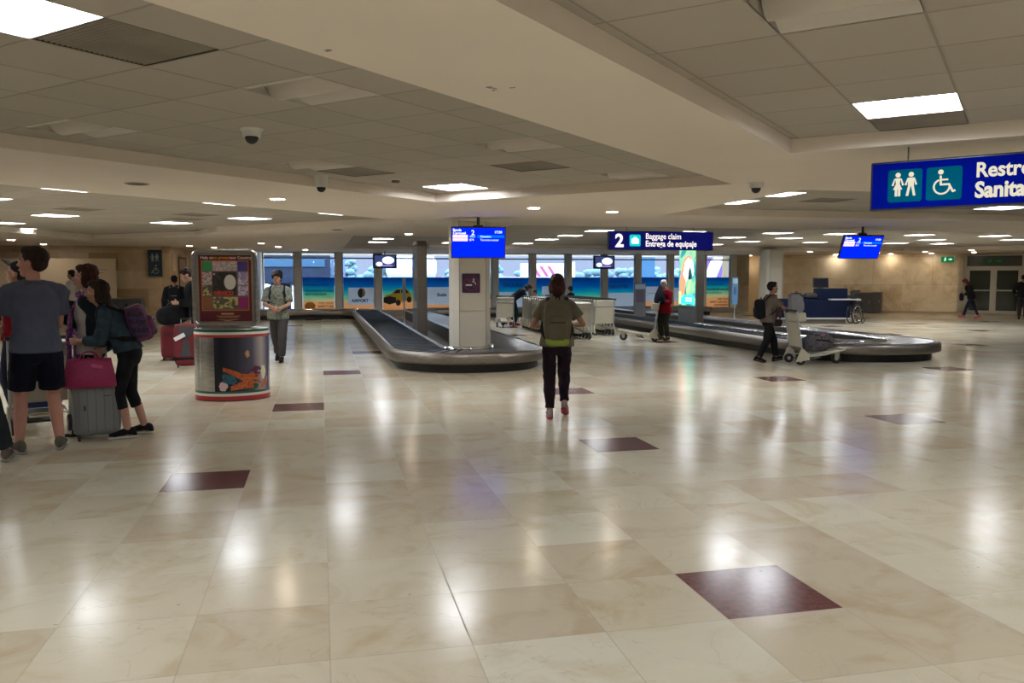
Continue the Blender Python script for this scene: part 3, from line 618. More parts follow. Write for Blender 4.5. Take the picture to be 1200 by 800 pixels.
# ------------------------------------------------------------------ ceiling fixtures
M_wing = mat('white troffer reflector', (0.56, 0.52, 0.46), 0.5)
M_on = emis('lit panel lens', (0.90, 0.94, 1.0), PANEL_E)
M_off = mat('unlit lens', (0.60, 0.55, 0.48), 0.5)
def troffer(name):
    t = empty(name); h = T / 2 - 0.004
    b = MB(); d = 0.09
    b.add([(-h, -h, 0), (h, -h, 0), (h, h, 0), (-h, h, 0), (-h, -h, d), (h, -h, d), (h, h, d), (-h, h, d)], [(0, 1, 5, 4), (1, 2, 6, 5), (2, 3, 7, 6), (3, 0, 4, 7), (4, 5, 6, 7)])
    b.build('housing', M_wing, t)
    b = MB()
    for sgn in (-1, 1):      # curved wings either side of the lens
        vs = []; n = 9
        for i in range(n + 1):
            q = i / n; x = sgn * (0.10 + (h - 0.105) * q); z = 0.012 + 0.062 * math.sin(PI * min(1, q * 0.5 + 0.0) ) * (1) if False else 0.084 * (1 - q) ** 2.2 + 0.002
            vs += [(x, -h + 0.002, z), (x, h - 0.002, z)]
        b.add(vs, [(2 * i, 2 * i + 1, 2 * i + 3, 2 * i + 2) for i in range(n)], True)
    b.build('reflector', M_wing, t)
    return t
def lens(t, m, dp=0.10):
    b = MB(); n = 10; h = T / 2 - 0.02; vs = []
    for i in range(n + 1):
        a = PI * i / n; vs += [(-0.11 * math.cos(a), -h, 0.082 - dp * math.sin(a)), (-0.11 * math.cos(a), h, 0.082 - dp * math.sin(a))]
    b.add(vs, [(2 * i, 2 * i + 1, 2 * i + 3, 2 * i + 2) for i in range(n)] + [tuple(range(0, 2 * n + 2, 2)), tuple(range(1, 2 * n + 2, 2))[::-1]], True)
    b.build('lens', m, t)
def lens_on(t):
    lens(t, M_on, 0.045)
    for sgn in (-1, 1):
        b = MB(); h = T / 2 - 0.012; x0, x1 = sgn * 0.10, sgn * (h - 0.01)
        b.add([(x0, -h, 0.080), (x1, -h, 0.058), (x1, h, 0.058), (x0, h, 0.080)], [(0, 1, 2, 3)]); b.build('diffuser', M_on2, t)
M_on2 = emis('lit panel diffuser', (0.90, 0.94, 1.0), PANEL_E * 0.8)
TON = troffer('ceiling_light')
for c_ in list(TON.children):
    if c_.name.startswith('reflector'): bpy.data.objects.remove(c_)
lens_on(TON)
TOFF = troffer('ceiling_light'); lens(TOFF, M_off)
VENT = empty('ceiling_vent'); b = MB(); h = T / 2 - 0.004
b.add([(-h, -h, 0.05), (h, -h, 0.05), (h, h, 0.05), (-h, h, 0.05), (-h, -h, 0), (h, -h, 0), (h, h, 0), (-h, h, 0)], [(0, 1, 2, 3), (0, 1, 5, 4), (1, 2, 6, 5), (2, 3, 7, 6), (3, 0, 4, 7)]); b.build('housing', mat('dark vent backing', (0.10, 0.09, 0.08), 0.8), VENT)
b = MB(); n = 22
for i in range(n): b.box((-h + 2 * h * (i + 0.5) / n, 0, 0.012), (0.013, 2 * h, 0.014), Matrix.Rotation(0.5, 3, 'Y'))
b.build('grille', mat('grey vent slats', (0.24, 0.21, 0.17), 0.6, var=0.2, scale=2), VENT)
used = set()
def put(proto, x, y, rz, label, cat, group=None, z=ZC):
    if proto.name in used: o = dup(proto, (x, y, z), rz)
    else: o = proto; used.add(proto.name); o.location = (x, y, z); o.rotation_euler = (0, 0, rz)
    for k in ('label', 'group'):
        if k in o: del o[k]
    return tag(o, label, cat, group)
Q = PI / 4
G1 = 'square light panels in the large near coffer'
for p, l in zip(F1['on'], ('large bright square panel at the upper left corner, beside the grey vent', 'bright square panel in the far corner of the big tiled coffer, above the carousel', 'unseen panel added overhead behind the camera for ambient light', 'unseen panel added far behind the camera for ambient light')): put(TON, *p, Q, l, 'ceiling light')
for p, l in zip(F1['off'], ('unlit curved ceiling light just beyond the large grey vent', 'unlit curved ceiling light nearest the left edge of the picture', 'unlit curved ceiling light beside the hanging camera, left of the coffer corner', 'unlit curved ceiling light beyond the middle of the big coffer, near the grey vent', 'unlit curved ceiling light in the far right tip of the big coffer')): put(TOFF, *p, Q, l, 'ceiling light', G1)
for p, l in zip(F1['vent'], ('large square grey ceiling vent beside the bright panel at upper left', 'flat grey ceiling vent in the middle of the big coffer, above the screen', 'dark grey ceiling vent left of the coffer corner, beside unlit light')): put(VENT, *p, Q, l, 'vent')
for p, l in zip(F2['on'], ('lit square panel at upper right, above the restroom sign', 'unseen panel added for ambient light, above the camera on its right side', 'unseen panel added for ambient light behind the camera, right of the others', 'unseen panel added for ambient light, out of frame on the right', 'unseen panel added for ambient light beyond the right edge of the picture', 'unseen panel added for ambient light, far right behind the restroom sign', 'unseen panel added for ambient light to the right of the camera', 'unseen panel added for ambient light, well behind the camera', 'unseen panel added for ambient light, behind and right of the camera', 'unseen panel added for ambient light right of the camera, nearest')): put(TON, *p, Q, l, 'ceiling light')
put(TOFF, *F2['off'][0], Q, 'large unlit curved light cut by the top edge at upper right', 'ceiling light')
put(VENT, *F2['vent'][0], Q, 'grey ceiling vent next to the lit panel above the restroom sign', 'vent')
for i, p in enumerate(sorted(F3['on'], key=lambda p: p[1])): put(TON, *p, Q, 'lit ceiling panel in the left tiled coffer, %s in order from the camera' % (ORD + ['fourteenth'])[i], 'ceiling light', 'light panels in the left coffer')  # includes the out-of-frame panels added to brighten the hall
for i, p in enumerate(F3['vent']): put(VENT, *p, Q, '%s dark ceiling vent in the left tiled coffer, counted from the left' % ('first', 'second', 'third')[i], 'vent', 'vents in the left coffer')
for p, l in zip(F4['on'], ('lit ceiling panel at the left tip of the coffer behind the dome camera', 'lit ceiling panel just right of the dome camera', 'lit ceiling panel right below the restroom sign', 'unseen ceiling panel added for ambient light beyond the right edge, past the restroom sign')): put(TON, *p, 0, l, 'ceiling light')
for p, l in zip(F4['vent'], ('grey ceiling vent under the lit panel right of the dome camera', 'grey ceiling vent left of the lit panel below the restroom sign')): put(VENT, *p, 0, l, 'vent')
rows = {}
for p in F5['on']: rows.setdefault(min((19.5, 22.0, 24.6, 27.2), key=lambda y: abs(y - p[1])), []).append(p)
for rn, y in zip(('nearest', 'second', 'third', 'farthest'), (19.5, 22.0, 24.6, 27.2)):
    for i, p in enumerate(sorted(rows[y])): put(TON, *p, 0, 'lit ceiling panel, %s from the left in the %s row over the carousels' % (ORD[i], rn), 'ceiling light', 'light panels over the carousels')
for p, l in zip(F5['vent'], ('dim ceiling vent over the carousels behind the baggage claim sign', 'dim ceiling vent over the carousels left of the right-hand screen')): put(VENT, *p, 0, l, 'vent')
# round downlights
DL = empty('downlight'); b = MB(); n = 20
b.add([(0.09 * math.cos(2 * PI * i / n), 0.09 * math.sin(2 * PI * i / n), -0.006) for i in range(n)] + [(0.115 * math.cos(2 * PI * i / n), 0.115 * math.sin(2 * PI * i / n), -0.002) for i in range(n)], [(i, (i + 1) % n, n + (i + 1) % n, n + i) for i in range(n)]); b.build('trim_ring', M_whitep, DL)
b = MB(); b.cone((0, 0, -0.007), (0, 0, -0.002), 0.088, 0.088, 20); b.build('lamp', emis('warm downlight', (1.0, 0.86, 0.68), DOWN_E), DL)
DLP = [(-0.53, 11.3, 'round downlight in the plain ceiling between the two hanging cameras and windows'), (3.08, 11.91, 'round downlight in the plain ceiling, above and right of the blue screen'), (4.45, 12.33, 'round downlight in the plain ceiling above the baggage claim sign'), (2.04, 19.74, 'round downlight just left of the tall steel pylon top'),
       (-8.3, 25.38, 'downlight above the left stone wall, farthest left'), (-8.4, 28.46, 'downlight above the left stone wall, over the tall person in polo shirt'), (-4.19, 28.94, 'downlight left of the poster kiosk, above the two dark figures'), (-3.6, 30.43, 'downlight right above the poster kiosk top'), (-1.75, 26.25, 'downlight above and left of the person in patterned shirt'), (-1.39, 29.08, 'downlight directly over the person in patterned shirt'), (-0.55, 32.04, 'downlight against the windows, right of the person in patterned shirt'),
       (19.26, 29.95, 'downlight above the white far pillar'), (22.93, 33.6, 'downlight above the dark grey cabinets by the stone wall'), (22.86, 30.57, 'downlight just right of the tilted blue screen'), (24.6, 32.0, 'small downlight close to the stone wall right of tilted screen'), (23.95, 29.1, 'downlight above the middle of the pale stone wall'), (25.6, 30.72, 'downlight close to the stone wall left of the green exit sign'), (24.0, 26.68, 'downlight above the person at the exit door'), (26.4, 29.2, 'downlight just before the exit door transom'),
       (-3.7, 34.0, 'downlight inside the restroom corridor'), (19.9, 35.9, 'downlight in the recess beside the last window'), (28.6, 25.4, 'downlight above the person at the right edge')]
for x, y, l in DLP: put(DL, x, y, 0, l, 'downlight', None, ZS)
# cameras, speaker, detector
def dome(x, y, z, lab, ln):
    t = thing('security_camera', lab, 'security camera', (x, y, z))
    b = MB(); b.cone((0, 0, -0.012), (0, 0, 0), 0.085, 0.09, 20); b.build('mount', M_whitep, t)
    b = MB(); b.cone((0, 0, -ln), (0, 0, -0.012), 0.066, 0.075, 20); b.build('camera_body', M_whitep, t)
    b = MB(); b.ell((0, 0, -ln), (0.052, 0.052, 0.055), n=18, k=10); b.build('dome', mat('smoked dome', (0.01, 0.01, 0.012), 0.08), t)
dome(-0.50, 6.72, ZC, 'white dome camera with dark lens, nearest, on the tiled ceiling', 0.06)
dome(0.02, 9.60, ZC, 'white tubular camera with dark dome hanging at the coffer edge', 0.13)
dome(4.60, 8.20, ZS, 'white dome camera with dark lens on the plain ceiling, rightmost', 0.06)
for x, y, z, lab in ((-1.94, 9.8, ZS, 'dark round ceiling speaker on the plain ceiling at left'), (0.36, 18.3, ZS, 'small dark round ceiling speaker beyond the tubular camera')):
    t = thing('ceiling_speaker', lab, 'speaker', (x, y, z)); b = MB(); b.cone((0, 0, -0.008), (0, 0, 0), 0.12, 0.13, 20); b.build('trim_ring', mat('grey brown ring', (0.25, 0.21, 0.16), 0.6), t)
    b = MB(); b.cone((0, 0, -0.012), (0, 0, -0.006), 0.09, 0.1, 20); b.build('grille', mat('dark speaker mesh', (0.05, 0.04, 0.03), 0.7), t)
t = thing('smoke_detector', 'small brownish smoke detector on the tiles left of the lit corner panel', 'smoke detector', (0.86, 9.71, ZC))
b = MB(); b.cone((0, 0, -0.02), (0, 0, 0), 0.07, 0.075, 16); b.build('base', M_whitep, t); b = MB(); b.cone((0, 0, -0.045), (0, 0, -0.02), 0.04, 0.05, 16); b.build('sensor', mat('brown sensor', (0.12, 0.09, 0.07), 0.5), t)

# ------------------------------------------------------------------ columns
def column(name, x, y, lab, w_=0.70, ch=0.10, ztop=ZS):
    t = thing(name, lab, 'column', (x, y, 0))
    h = w_ / 2; poly = [(-h + ch, -h), (h - ch, -h), (h, -h + ch), (h, h - ch), (h - ch, h), (-h + ch, h), (-h, h - ch), (-h, -h + ch)]
    zs = [0.0, 0.98, 1.93, ztop]; g = 0.004
    for i in range(3):
        b = MB(); b.hprism(poly, zs[i] + (g if i else 0), zs[i + 1]); b.build('cladding_panel', M_white, t, 0.004)
    for sx_ in (-1, 1):
        b = MB(); b.box((sx_ * (h - ch), -h - 0.001, ztop / 2), (0.008, 0.004, ztop)); b.build('joint_strip', mat('dark joint', (0.16, 0.15, 0.13), 0.6), t)  # dark strips along the cladding seams
    return t
column('column', 2.72, 15.36, 'cream panelled column standing inside the near baggage carousel, behind the blue screen')
column('column', 16.65, 28.4, 'white far column behind the person pushing the cart')
column('column', -2.75, 30.4, 'white column beside the leftmost window, right of the poster kiosk', 0.5, 0.04)
# no smoking sign on the column face
t = thing('no_smoking_sign', 'square dark purple no-smoking sign on the near cream column', 'sign', (2.69, 15.36 - 0.352, 1.49))
b = MB(); b.prism(rrect(0.335, 0.355, 0.02), -0.012, 0.0); b.build('plate', mat('dark purple plate', (0.035, 0.018, 0.075), 0.35), t)
b = MB(); b.torus((0, -0.014, 0), 0.135, 0.011, 'Y', 30, 6); b.build('ring', mat('dull red ring', (0.20, 0.01, 0.03), 0.4), t)
b = MB(); b.box((0, -0.015, 0), (0.26, 0.004, 0.018), Matrix.Rotation(R(45), 3, 'Y')); b.build('slash', _M['dull red ring'], t)
b = MB(); b.box((-0.045, -0.014, -0.035), (0.115, 0.004, 0.026)); b.build('cigarette', mat('white sign print', (0.75, 0.75, 0.78), 0.5), t)
b = MB(); b.tube([(0.03, -0.014, 0.085), (0.06, -0.014, 0.06), (0.025, -0.014, 0.03), (0.075, -0.014, 0.01), (0.085, -0.014, -0.03)], 0.009, 6); b.build('smoke_curl', _M['white sign print'], t)

# ------------------------------------------------------------------ carousels
def fillet(pts, rad, n=10):
    out = [Vector(pts[0])]
    for i in range(1, len(pts) - 1):
        p, a, c = Vector(pts[i]), Vector(pts[i - 1]), Vector(pts[i + 1]); r = rad[i]
        if r <= 0: out.append(p); continue
        d0 = (a - p).normalized(); d1 = (c - p).normalized(); ang = d0.angle(d1); q = r / math.tan(ang / 2)
        s0 = p + d0 * q; ctr = p + (d0 + d1).normalized() * (r / math.sin(ang / 2)); s1 = p + d1 * q
        v0 = s0 - ctr; v1 = s1 - ctr; tot = v0.angle(v1); sg = 1 if v0.x * v1.y - v0.y * v1.x > 0 else -1
        for k in range(n + 1): out.append(ctr + Matrix.Rotation(sg * tot * k / n, 2) @ v0)
    out.append(Vector(pts[-1])); return out
def resample(P, step):
    out = [P[0]]; acc = 0.0
    for a, c in zip(P, P[1:]):
        L = (c - a).length; t = step - acc
        while t <= L: out.append(a + (c - a) * (t / L)); t += step
        acc = (acc + L) % step if L else acc
    out.append(P[-1]); return out
def strip(mb, P, prof, smooth=True):
    """sweep a profile [(offset towards the island, z)] along plan path P"""
    m = len(prof); vs = []
    for i, p in enumerate(P):
        a = P[max(0, i - 1)]; c = P[min(len(P) - 1, i + 1)]; d = (c - a).normalized(); nrm = Vector((-d.y, d.x))
        for o, z in prof: vs.append((p.x + nrm.x * o, p.y + nrm.y * o, z))
    mb.add(vs, [(i * m + j, (i + 1) * m + j, (i + 1) * m + j + 1, i * m + j + 1) for i in range(len(P) - 1) for j in range(m - 1)], smooth)
def carousel(name, lab, pts, rad, W=0.95):
    t = thing(name, lab, 'baggage carousel')
    P = fillet(pts, rad, 14)
    b = MB(); strip(b, P, [(0.16, 0.0), (0.16, 0.15), (0.05, 0.15)], False); b.build('kick_plate', M_kick, t)
    b = MB(); strip(b, P, [(0.05, 0.145), (0.0, 0.16), (-0.012, 0.19), (-0.005, 0.30), (0.02, 0.335), (0.07, 0.35), (0.11, 0.345)]); b.build('outer_rim', brushed('scuffed steel rim', (0.25, 0.225, 0.20), 0.42, (4, 4, 30)), t)
    b = MB(); strip(b, P, [(W, 0.335), (W + 0.015, 0.375), (W + 0.04, 0.375), (W + 0.05, 0.34)]); b.build('inner_rim', M_chrome, t)
    b = MB(); strip(b, P, [(W + 0.05, 0.34), (W + 0.07, 0.06)], False); b.build('inner_skirt', mat('dark inner skirt', (0.05, 0.045, 0.04), 0.5), t)
    Q_ = resample(P, 0.30); b = MB()
    for k, (p, q) in enumerate(zip(Q_, Q_[1:])):     # overlapping rubber plates, each a little tilted
        def nr(i):
            a = Q_[max(0, i - 1)]; c = Q_[min(len(Q_) - 1, i + 1)]; d = (c - a).normalized(); return Vector((-d.y, d.x))
        n0, n1 = nr(k), nr(k + 1); o0, o1 = 0.10, W + 0.005
        A, B, C, D = p + n0 * o0, q + n1 * o0, q + n1 * o1, p + n0 * o1
        b.add([(A.x, A.y, 0.325), (B.x, B.y, 0.341), (C.x, C.y, 0.341), (D.x, D.y, 0.325), (B.x, B.y, 0.320), (C.x, C.y, 0.320)], [(0, 1, 2, 3), (1, 4, 5, 2)], False)
    b.build('belt', M_belt, t)
    return t
# near carousel: along the windows from the left, forward, round the column, back, and on to the right
c1 = carousel('baggage_carousel', 'long steel-rimmed baggage carousel looping around the cream column in the middle',
              [(-2.35, 31.95), (1.13, 31.95), (1.13, 13.38), (4.02, 13.38), (4.02, 31.95), (6.4, 31.95)], [0, 0.5, 1.40, 1.40, 0.5, 0])
b = MB(); b.box((2.58, 23.0, 0.03), (0.86, 15.6, 0.05)); b.build('island_floor', mat('dark island floor', (0.055, 0.045, 0.04), 0.55, var=0.2, scale=1), c1)
c2 = carousel('baggage_carousel', 'second baggage carousel on the right, behind the person pushing a cart',
              [(6.5, 31.95), (9.02, 31.95), (9.02, 13.30), (12.2, 13.30), (12.2, 31.95), (16.0, 31.95)], [0, 0.5, 1.52, 1.52, 0.5, 0])
b = MB(); b.box((10.6, 23.0, 0.03), (1.15, 15.6, 0.05)); b.build('island_floor', _M['dark island floor'], c2)

# pylons standing in the islands
def pylon(lab, x, y, face_mat, ln=1.15, th=0.24, H=2.52):
    t = thing('advertising_pylon', lab, 'pylon', (x, y, 0.055))
    H -= 0.055; r = 0.22; b = MB()
    poly = [(-ln / 2, 0), (ln / 2, 0), (ln / 2, H - r)] + [(ln / 2 - r + r * math.cos(a), H - r + r * math.sin(a)) for a in [PI / 2 * i / 6 for i in range(1, 7)]] + [(-ln / 2 + r + r * math.cos(a), H - r + r * math.sin(a)) for a in [PI / 2 + PI / 2 * i / 6 for i in range(7)]]
    b.prism(poly, -th / 2, th / 2, Matrix.Rotation(PI / 2, 4, 'Z')); b.build('pylon_body', M_dsteel, t, 0.015)
    b = MB(); b.box((-th / 2 - 0.008, 0, 0.34), (0.012, ln - 0.08, 0.62)); b.build('base_panel', brushed('pale steel panel', (0.42, 0.43, 0.45), 0.35), t)
    b = MB(); b.box((-th / 2 - 0.006, 0, 1.56), (0.01, ln - 0.1, 1.62)); f = b.build('display_panel', face_mat, t)
    return t, f
m = bpy.data.materials.new('parrot poster'); m.use_nodes = True; nt_ = m.node_tree; b0 = nt_.nodes['Principled BSDF']
tc = N(nt_, 'TexCoord'); no = N(nt_, 'TexNoise'); no.inputs['Scale'].default_value = 1.6; no.inputs['Distortion'].default_value = 0.8; nt_.links.new(tc.outputs['Object'], no.inputs['Vector'])
cc = ramp(nt_, no.outputs['Fac'], [(0.3, (0.02, 0.18, 0.12)), (0.45, (0.03, 0.30, 0.36)), (0.55, (0.25, 0.55, 0.25)), (0.7, (0.1, 0.35, 0.55))])
nt_.links.new(cc, b0.inputs['Base Color']); nt_.links.new(cc, b0.inputs['Emission Color']); b0.inputs['Emission Strength'].default_value = 1.0; b0.inputs['Roughness'].default_value = 0.2
p2, f2 = pylon('steel advertising pylon with backlit parrot picture, standing inside the right carousel', 10.1, 21.45, m)
def on_face(poly, name, mm, d=0.0):      # poly in (y across the face, z)
    b = MB(); x = -0.12 - 0.012 - d
    b.add([(x, -y, z) for y, z in poly] + [(x - 0.001, -y, z) for y, z in poly], [tuple(range(len(poly))), tuple(range(len(poly), 2 * len(poly)))[::-1]]); return b.build(name, mm, p2)
E_ = lambda nm, c, e=1.6: mat(nm, c, 0.3, emit=e)
# macaw: seen from the left face; y across runs left to right in the photo
on_face([(-0.42, 0.95), (-0.48, 1.35), (-0.36, 1.75), (-0.16, 2.06), (0.10, 2.16), (0.32, 2.06), (0.24, 1.98), (0.02, 1.72), (-0.10, 1.35), (-0.16, 1.0)], 'parrot_body_print', E_('parrot red', (0.80, 0.18, 0.10)))
on_face([(-0.24, 1.62), (-0.12, 1.96), (0.08, 2.08), (0.28, 2.0), (0.30, 1.86), (0.14, 1.66), (-0.02, 1.42)], 'parrot_cheek_print', E_('parrot white', (0.90, 0.88, 0.80), 2.0), 0.002)
on_face([(0.26, 2.04), (0.40, 1.92), (0.44, 1.70), (0.38, 1.56), (0.30, 1.72), (0.24, 1.88)], 'parrot_beak_print', E_('parrot ivory', (0.75, 0.85, 0.75), 1.6), 0.003)
on_face([(0.12, 1.72), (0.20, 1.88), (0.26, 1.66), (0.34, 1.54), (0.22, 1.46), (0.10, 1.52)], 'parrot_throat_print', E_('parrot dark', (0.02, 0.05, 0.06), 0.3), 0.004)
on_face([(-0.02, 1.20), (0.14, 1.46), (0.30, 1.48), (0.20, 1.22), (0.04, 0.98)], 'parrot_wing_print', E_('parrot green', (0.30, 0.60, 0.20), 1.4), 0.003)
on_face([(-0.48, 0.80), (0.48, 0.80), (0.48, 1.04), (-0.2, 1.06), (-0.3, 0.98), (-0.48, 0.98)], 'caption_band_print', E_('turquoise band', (0.03, 0.55, 0.60), 1.4), 0.004)
on_face([(-0.48, 0.80), (-0.36, 0.80), (-0.36, 1.14), (-0.48, 1.14)], 'yellow_strip_print', E_('yellow green strip', (0.65, 0.75, 0.20), 1.4), 0.005)
for i in range(2): on_face([(-0.05, 0.87 + i * 0.07), (0.36, 0.87 + i * 0.07), (0.36, 0.90 + i * 0.07), (-0.05, 0.90 + i * 0.07)], 'caption_line_print', E_('caption white', (0.8, 0.85, 0.85), 1.5), 0.006)
glassy = mat('window tinted display', (0.30, 0.36, 0.42), 0.06, 0.0, spec=1.0, coat=0.8)  # unlit glass, the windows' reflection put into its pale blue base
pylon('steel advertising pylon with rounded top standing in the near carousel island', 2.48, 21.35, glassy)
def post(name, lab, x, y, panel=False, H=2.0):
    t = thing(name, lab, 'sign stand', (x, y, 0))
    b = MB(); b.cone((0, 0, 0), (0, 0, 0.02), 0.16, 0.15, 20); b.build('base', M_alu, t)
    b = MB(); b.cone((0, 0, 0.02), (0, 0, H), 0.018, 0.018, 10); b.build('pole', M_alu, t)
    return t
t = post('sign_stand', 'slim metal stand with blue upright notice panel, before the rightmost window', 12.75, 23.9, H=0.75)
b = MB(); b.prism(rrect(0.20, 0.85, 0.02, cz=1.17), -0.02, 0.02); b.build('notice_panel', mat('pale blue notice', (0.10, 0.24, 0.42), 0.4), t)
b = MB(); b.prism(rrect(0.16, 0.16, 0.02, cz=1.47), -0.026, -0.021); b.build('notice_header', mat('pale notice header', (0.35, 0.5, 0.62), 0.4), t)
b = MB(); b.ell((0, -0.024, 1.17), (0.05, 0.003, 0.14)); b.build('notice_emblem', mat('blue emblem', (0.04, 0.10, 0.25), 0.4), t)
t = thing('sign_stand', 'narrow grey notice stand beside the tall rounded pylon', 'sign stand', (2.18, 22.4, 0.055)); b = MB(); b.cone((0, 0, 0), (0, 0, 0.02), 0.06); b.build('base', M_alu, t)
b = MB(); b.box((0, 0, 0.5), (0.03, 0.03, 1.0)); b.build('pole', M_alu, t); b = MB(); b.prism(rrect(0.09, 0.62, 0.02, cz=1.2), -0.015, 0.015); b.build('notice_panel', mat('blue grey notice', (0.28, 0.36, 0.45), 0.3), t)

# ------------------------------------------------------------------ hanging signs and screens
M_cab = mat('dark sign cabinet', (0.015, 0.015, 0.03), 0.35)
M_lit = emis('lit lettering', (1.0, 0.90, 0.86), 0.85)
def wires(t, xs, z0, z1):
    for x in xs: b = MB(); b.cone((x, 0, z0), (x, 0, z1), 0.006, n=6); b.build('hanger', mat('hanger wire', (0.12, 0.11, 0.10), 0.5), t)
def sign_blue(nm, e): return mat(nm, (0.003, 0.004, 0.085), 0.5, spec=0.15, emit=e * 0.7)
def bag_icon(t, x, z, s, m1, m2):
    b = MB(); b.prism(rrect(s, s, 0.03, cx=x, cz=z), -0.064, -0.06); b.build('pictogram_field', m1, t)
    b = MB(); b.prism(rrect(s * 0.68, s * 0.46, 0.02, cx=x, cz=z - s * 0.06), -0.068, -0.065); frame_ring(b, rrect(s * 0.3, s * 0.2, 0.015, cx=x, cz=z + s * 0.2), rrect(s * 0.18, s * 0.1, 0.01, cx=x, cz=z + s * 0.19), -0.068, -0.065); b.build('suitcase_pictogram', m2, t)
SW, SH = 2.28, 0.38
t = thing('hanging_sign', 'dark blue hanging sign with 2 and Baggage claim in white letters', 'sign', (6.80, 15.9, 2.34))
b = MB(); b.box((0, 0, 0), (SW, 0.11, SH)); b.build('cabinet', M_cab, t, 0.008)
b = MB(); b.box((0, -0.057, 0), (SW - 0.03, 0.004, SH - 0.03)); b.build('sign_face', sign_blue('navy sign face', 1.0), t)
text('lettering', '2', 0.36, (-1.01, -0.062, -0.125), M_lit, t, bold=0.012)
bag_icon(t, -0.585, 0, 0.235, mat('turquoise pictogram field', (0.0, 0.42, 0.45), 0.4, emit=0.9), M_lit)
text('lettering', 'Baggage claim', 0.165, (-0.36, -0.062, 0.035), M_lit, t, bold=0.001, sx=0.86)
text('lettering', 'Entrega de equipaje', 0.165, (-0.36, -0.062, -0.115), M_lit, t, bold=0.003, sx=0.86)
wires(t, (-0.75, 0.72), SH / 2, ZS - 2.34)
# restroom sign, turned with the ceiling grid
A_ = Vector((4.34, 5.90)); D_ = Vector((0.70, -0.83)).normalized(); Cn = A_ + D_ * (SW / 2)
t = thing('hanging_sign', 'large blue hanging restroom sign with white pictograms at the right edge', 'sign', (Cn.x, Cn.y, 2.32), math.atan2(D_.y, D_.x))
b = MB(); b.box((0, 0, 0), (SW, 0.11, SH)); b.build('cabinet', M_cab, t, 0.008)
b = MB(); b.box((0, -0.057, 0), (SW - 0.03, 0.004, SH - 0.03)); b.build('sign_face', mat('royal blue sign face', (0.0005, 0.003, 0.11), 0.6, spec=0.0, emit=0.5), t)
M_pf = mat('teal pictogram field', (0.0, 0.05, 0.085), 0.6, spec=0.0, emit=0.4); M_pic = emis('cream lettering', (0.86, 0.80, 0.62), 0.62)
def ell2(cx, cz, rx, rz, n=18): return [(cx + rx * math.cos(2 * PI * i / n), cz + rz * math.sin(2 * PI * i / n)) for i in range(n)]
def people_icon(t, x, z, s, m, y=-0.066):
    for cx, fem in ((x - 0.22 * s, True), (x + 0.20 * s, False)):
        b = MB(); P = lambda q: [(cx + s * a, z + s * c) for a, c in q]
        b.prism(ell2(cx, z + 0.33 * s, 0.085 * s, 0.085 * s), y - 0.003, y)
        if fem:
            b.prism(P([(-0.09, 0.22), (0.09, 0.22), (0.06, 0.02), (0.15, -0.17), (-0.15, -0.17), (-0.06, 0.02)]), y - 0.0035, y)
            for a in (-0.05, 0.05): b.prism(P([(a - 0.04, -0.15), (a + 0.04, -0.15), (a + 0.04, -0.40), (a - 0.04, -0.40)]), y - 0.003, y)
        else:
            b.prism(P([(-0.11, 0.22), (0.11, 0.22), (0.09, -0.08), (-0.09, -0.08)]), y - 0.0035, y)
            for a in (-1, 1): b.prism(P([(a * 0.005, -0.05), (a * 0.09, -0.05), (a * 0.155, -0.40), (a * 0.075, -0.40)])[::a], y - 0.003, y)
        for a in (-1, 1): b.prism(P([(a * 0.08, 0.22), (a * 0.12, 0.20), (a * 0.20, -0.02), (a * 0.14, -0.04)])[::a], y - 0.003, y)
        b.build('person_pictogram', m, t)
def chair_icon(t, x, z, s, m, y=-0.066, flip=1):
    b = MB(); b.prism(ell2(x - 0.08 * s * flip, z + 0.36 * s, 0.085 * s, 0.085 * s), y - 0.003, y)
    r = 0.032 * s
    b.torus((x - 0.04 * s * flip, y, z - 0.13 * s), 0.24 * s, r, 'Y', 22, 6, *( (PI * 0.62, PI * 2.02) if flip > 0 else (PI * -1.02, PI * 0.38)))
    b.tube([(x - 0.08 * s * flip, y, z + 0.24 * s), (x - 0.07 * s * flip, y, z - 0.06 * s), (x + 0.18 * s * flip, y, z - 0.06 * s), (x + 0.30 * s * flip, y, z - 0.30 * s), (x + 0.38 * s * flip, y, z - 0.27 * s)], r * 1.15, 6)
    b.tube([(x - 0.08 * s * flip, y, z + 0.1 * s), (x + 0.15 * s * flip, y, z + 0.1 * s)], r, 6)
    b.build('wheelchair_pictogram', m, t)
for cx in (-0.885, -0.61):
    b = MB(); b.prism(rrect(0.245, 0.25, 0.02, cx=cx, cz=-0.005), -0.064, -0.06); b.build('pictogram_field', M_pf, t)
people_icon(t, -0.885, 0.005, 0.225, M_pic); chair_icon(t, -0.615, 0.0, 0.225, M_pic)
text('lettering', 'Restrooms', 0.150, (-0.40, -0.062, 0.028), M_pic, t, bold=0.004, sx=0.88)
text('lettering', 'Sanitarios', 0.160, (-0.40, -0.062, -0.122), M_pic, t, bold=0.006, sx=0.85)
wires(t, (-0.88, 0.88), SH / 2, ZS - 2.32)
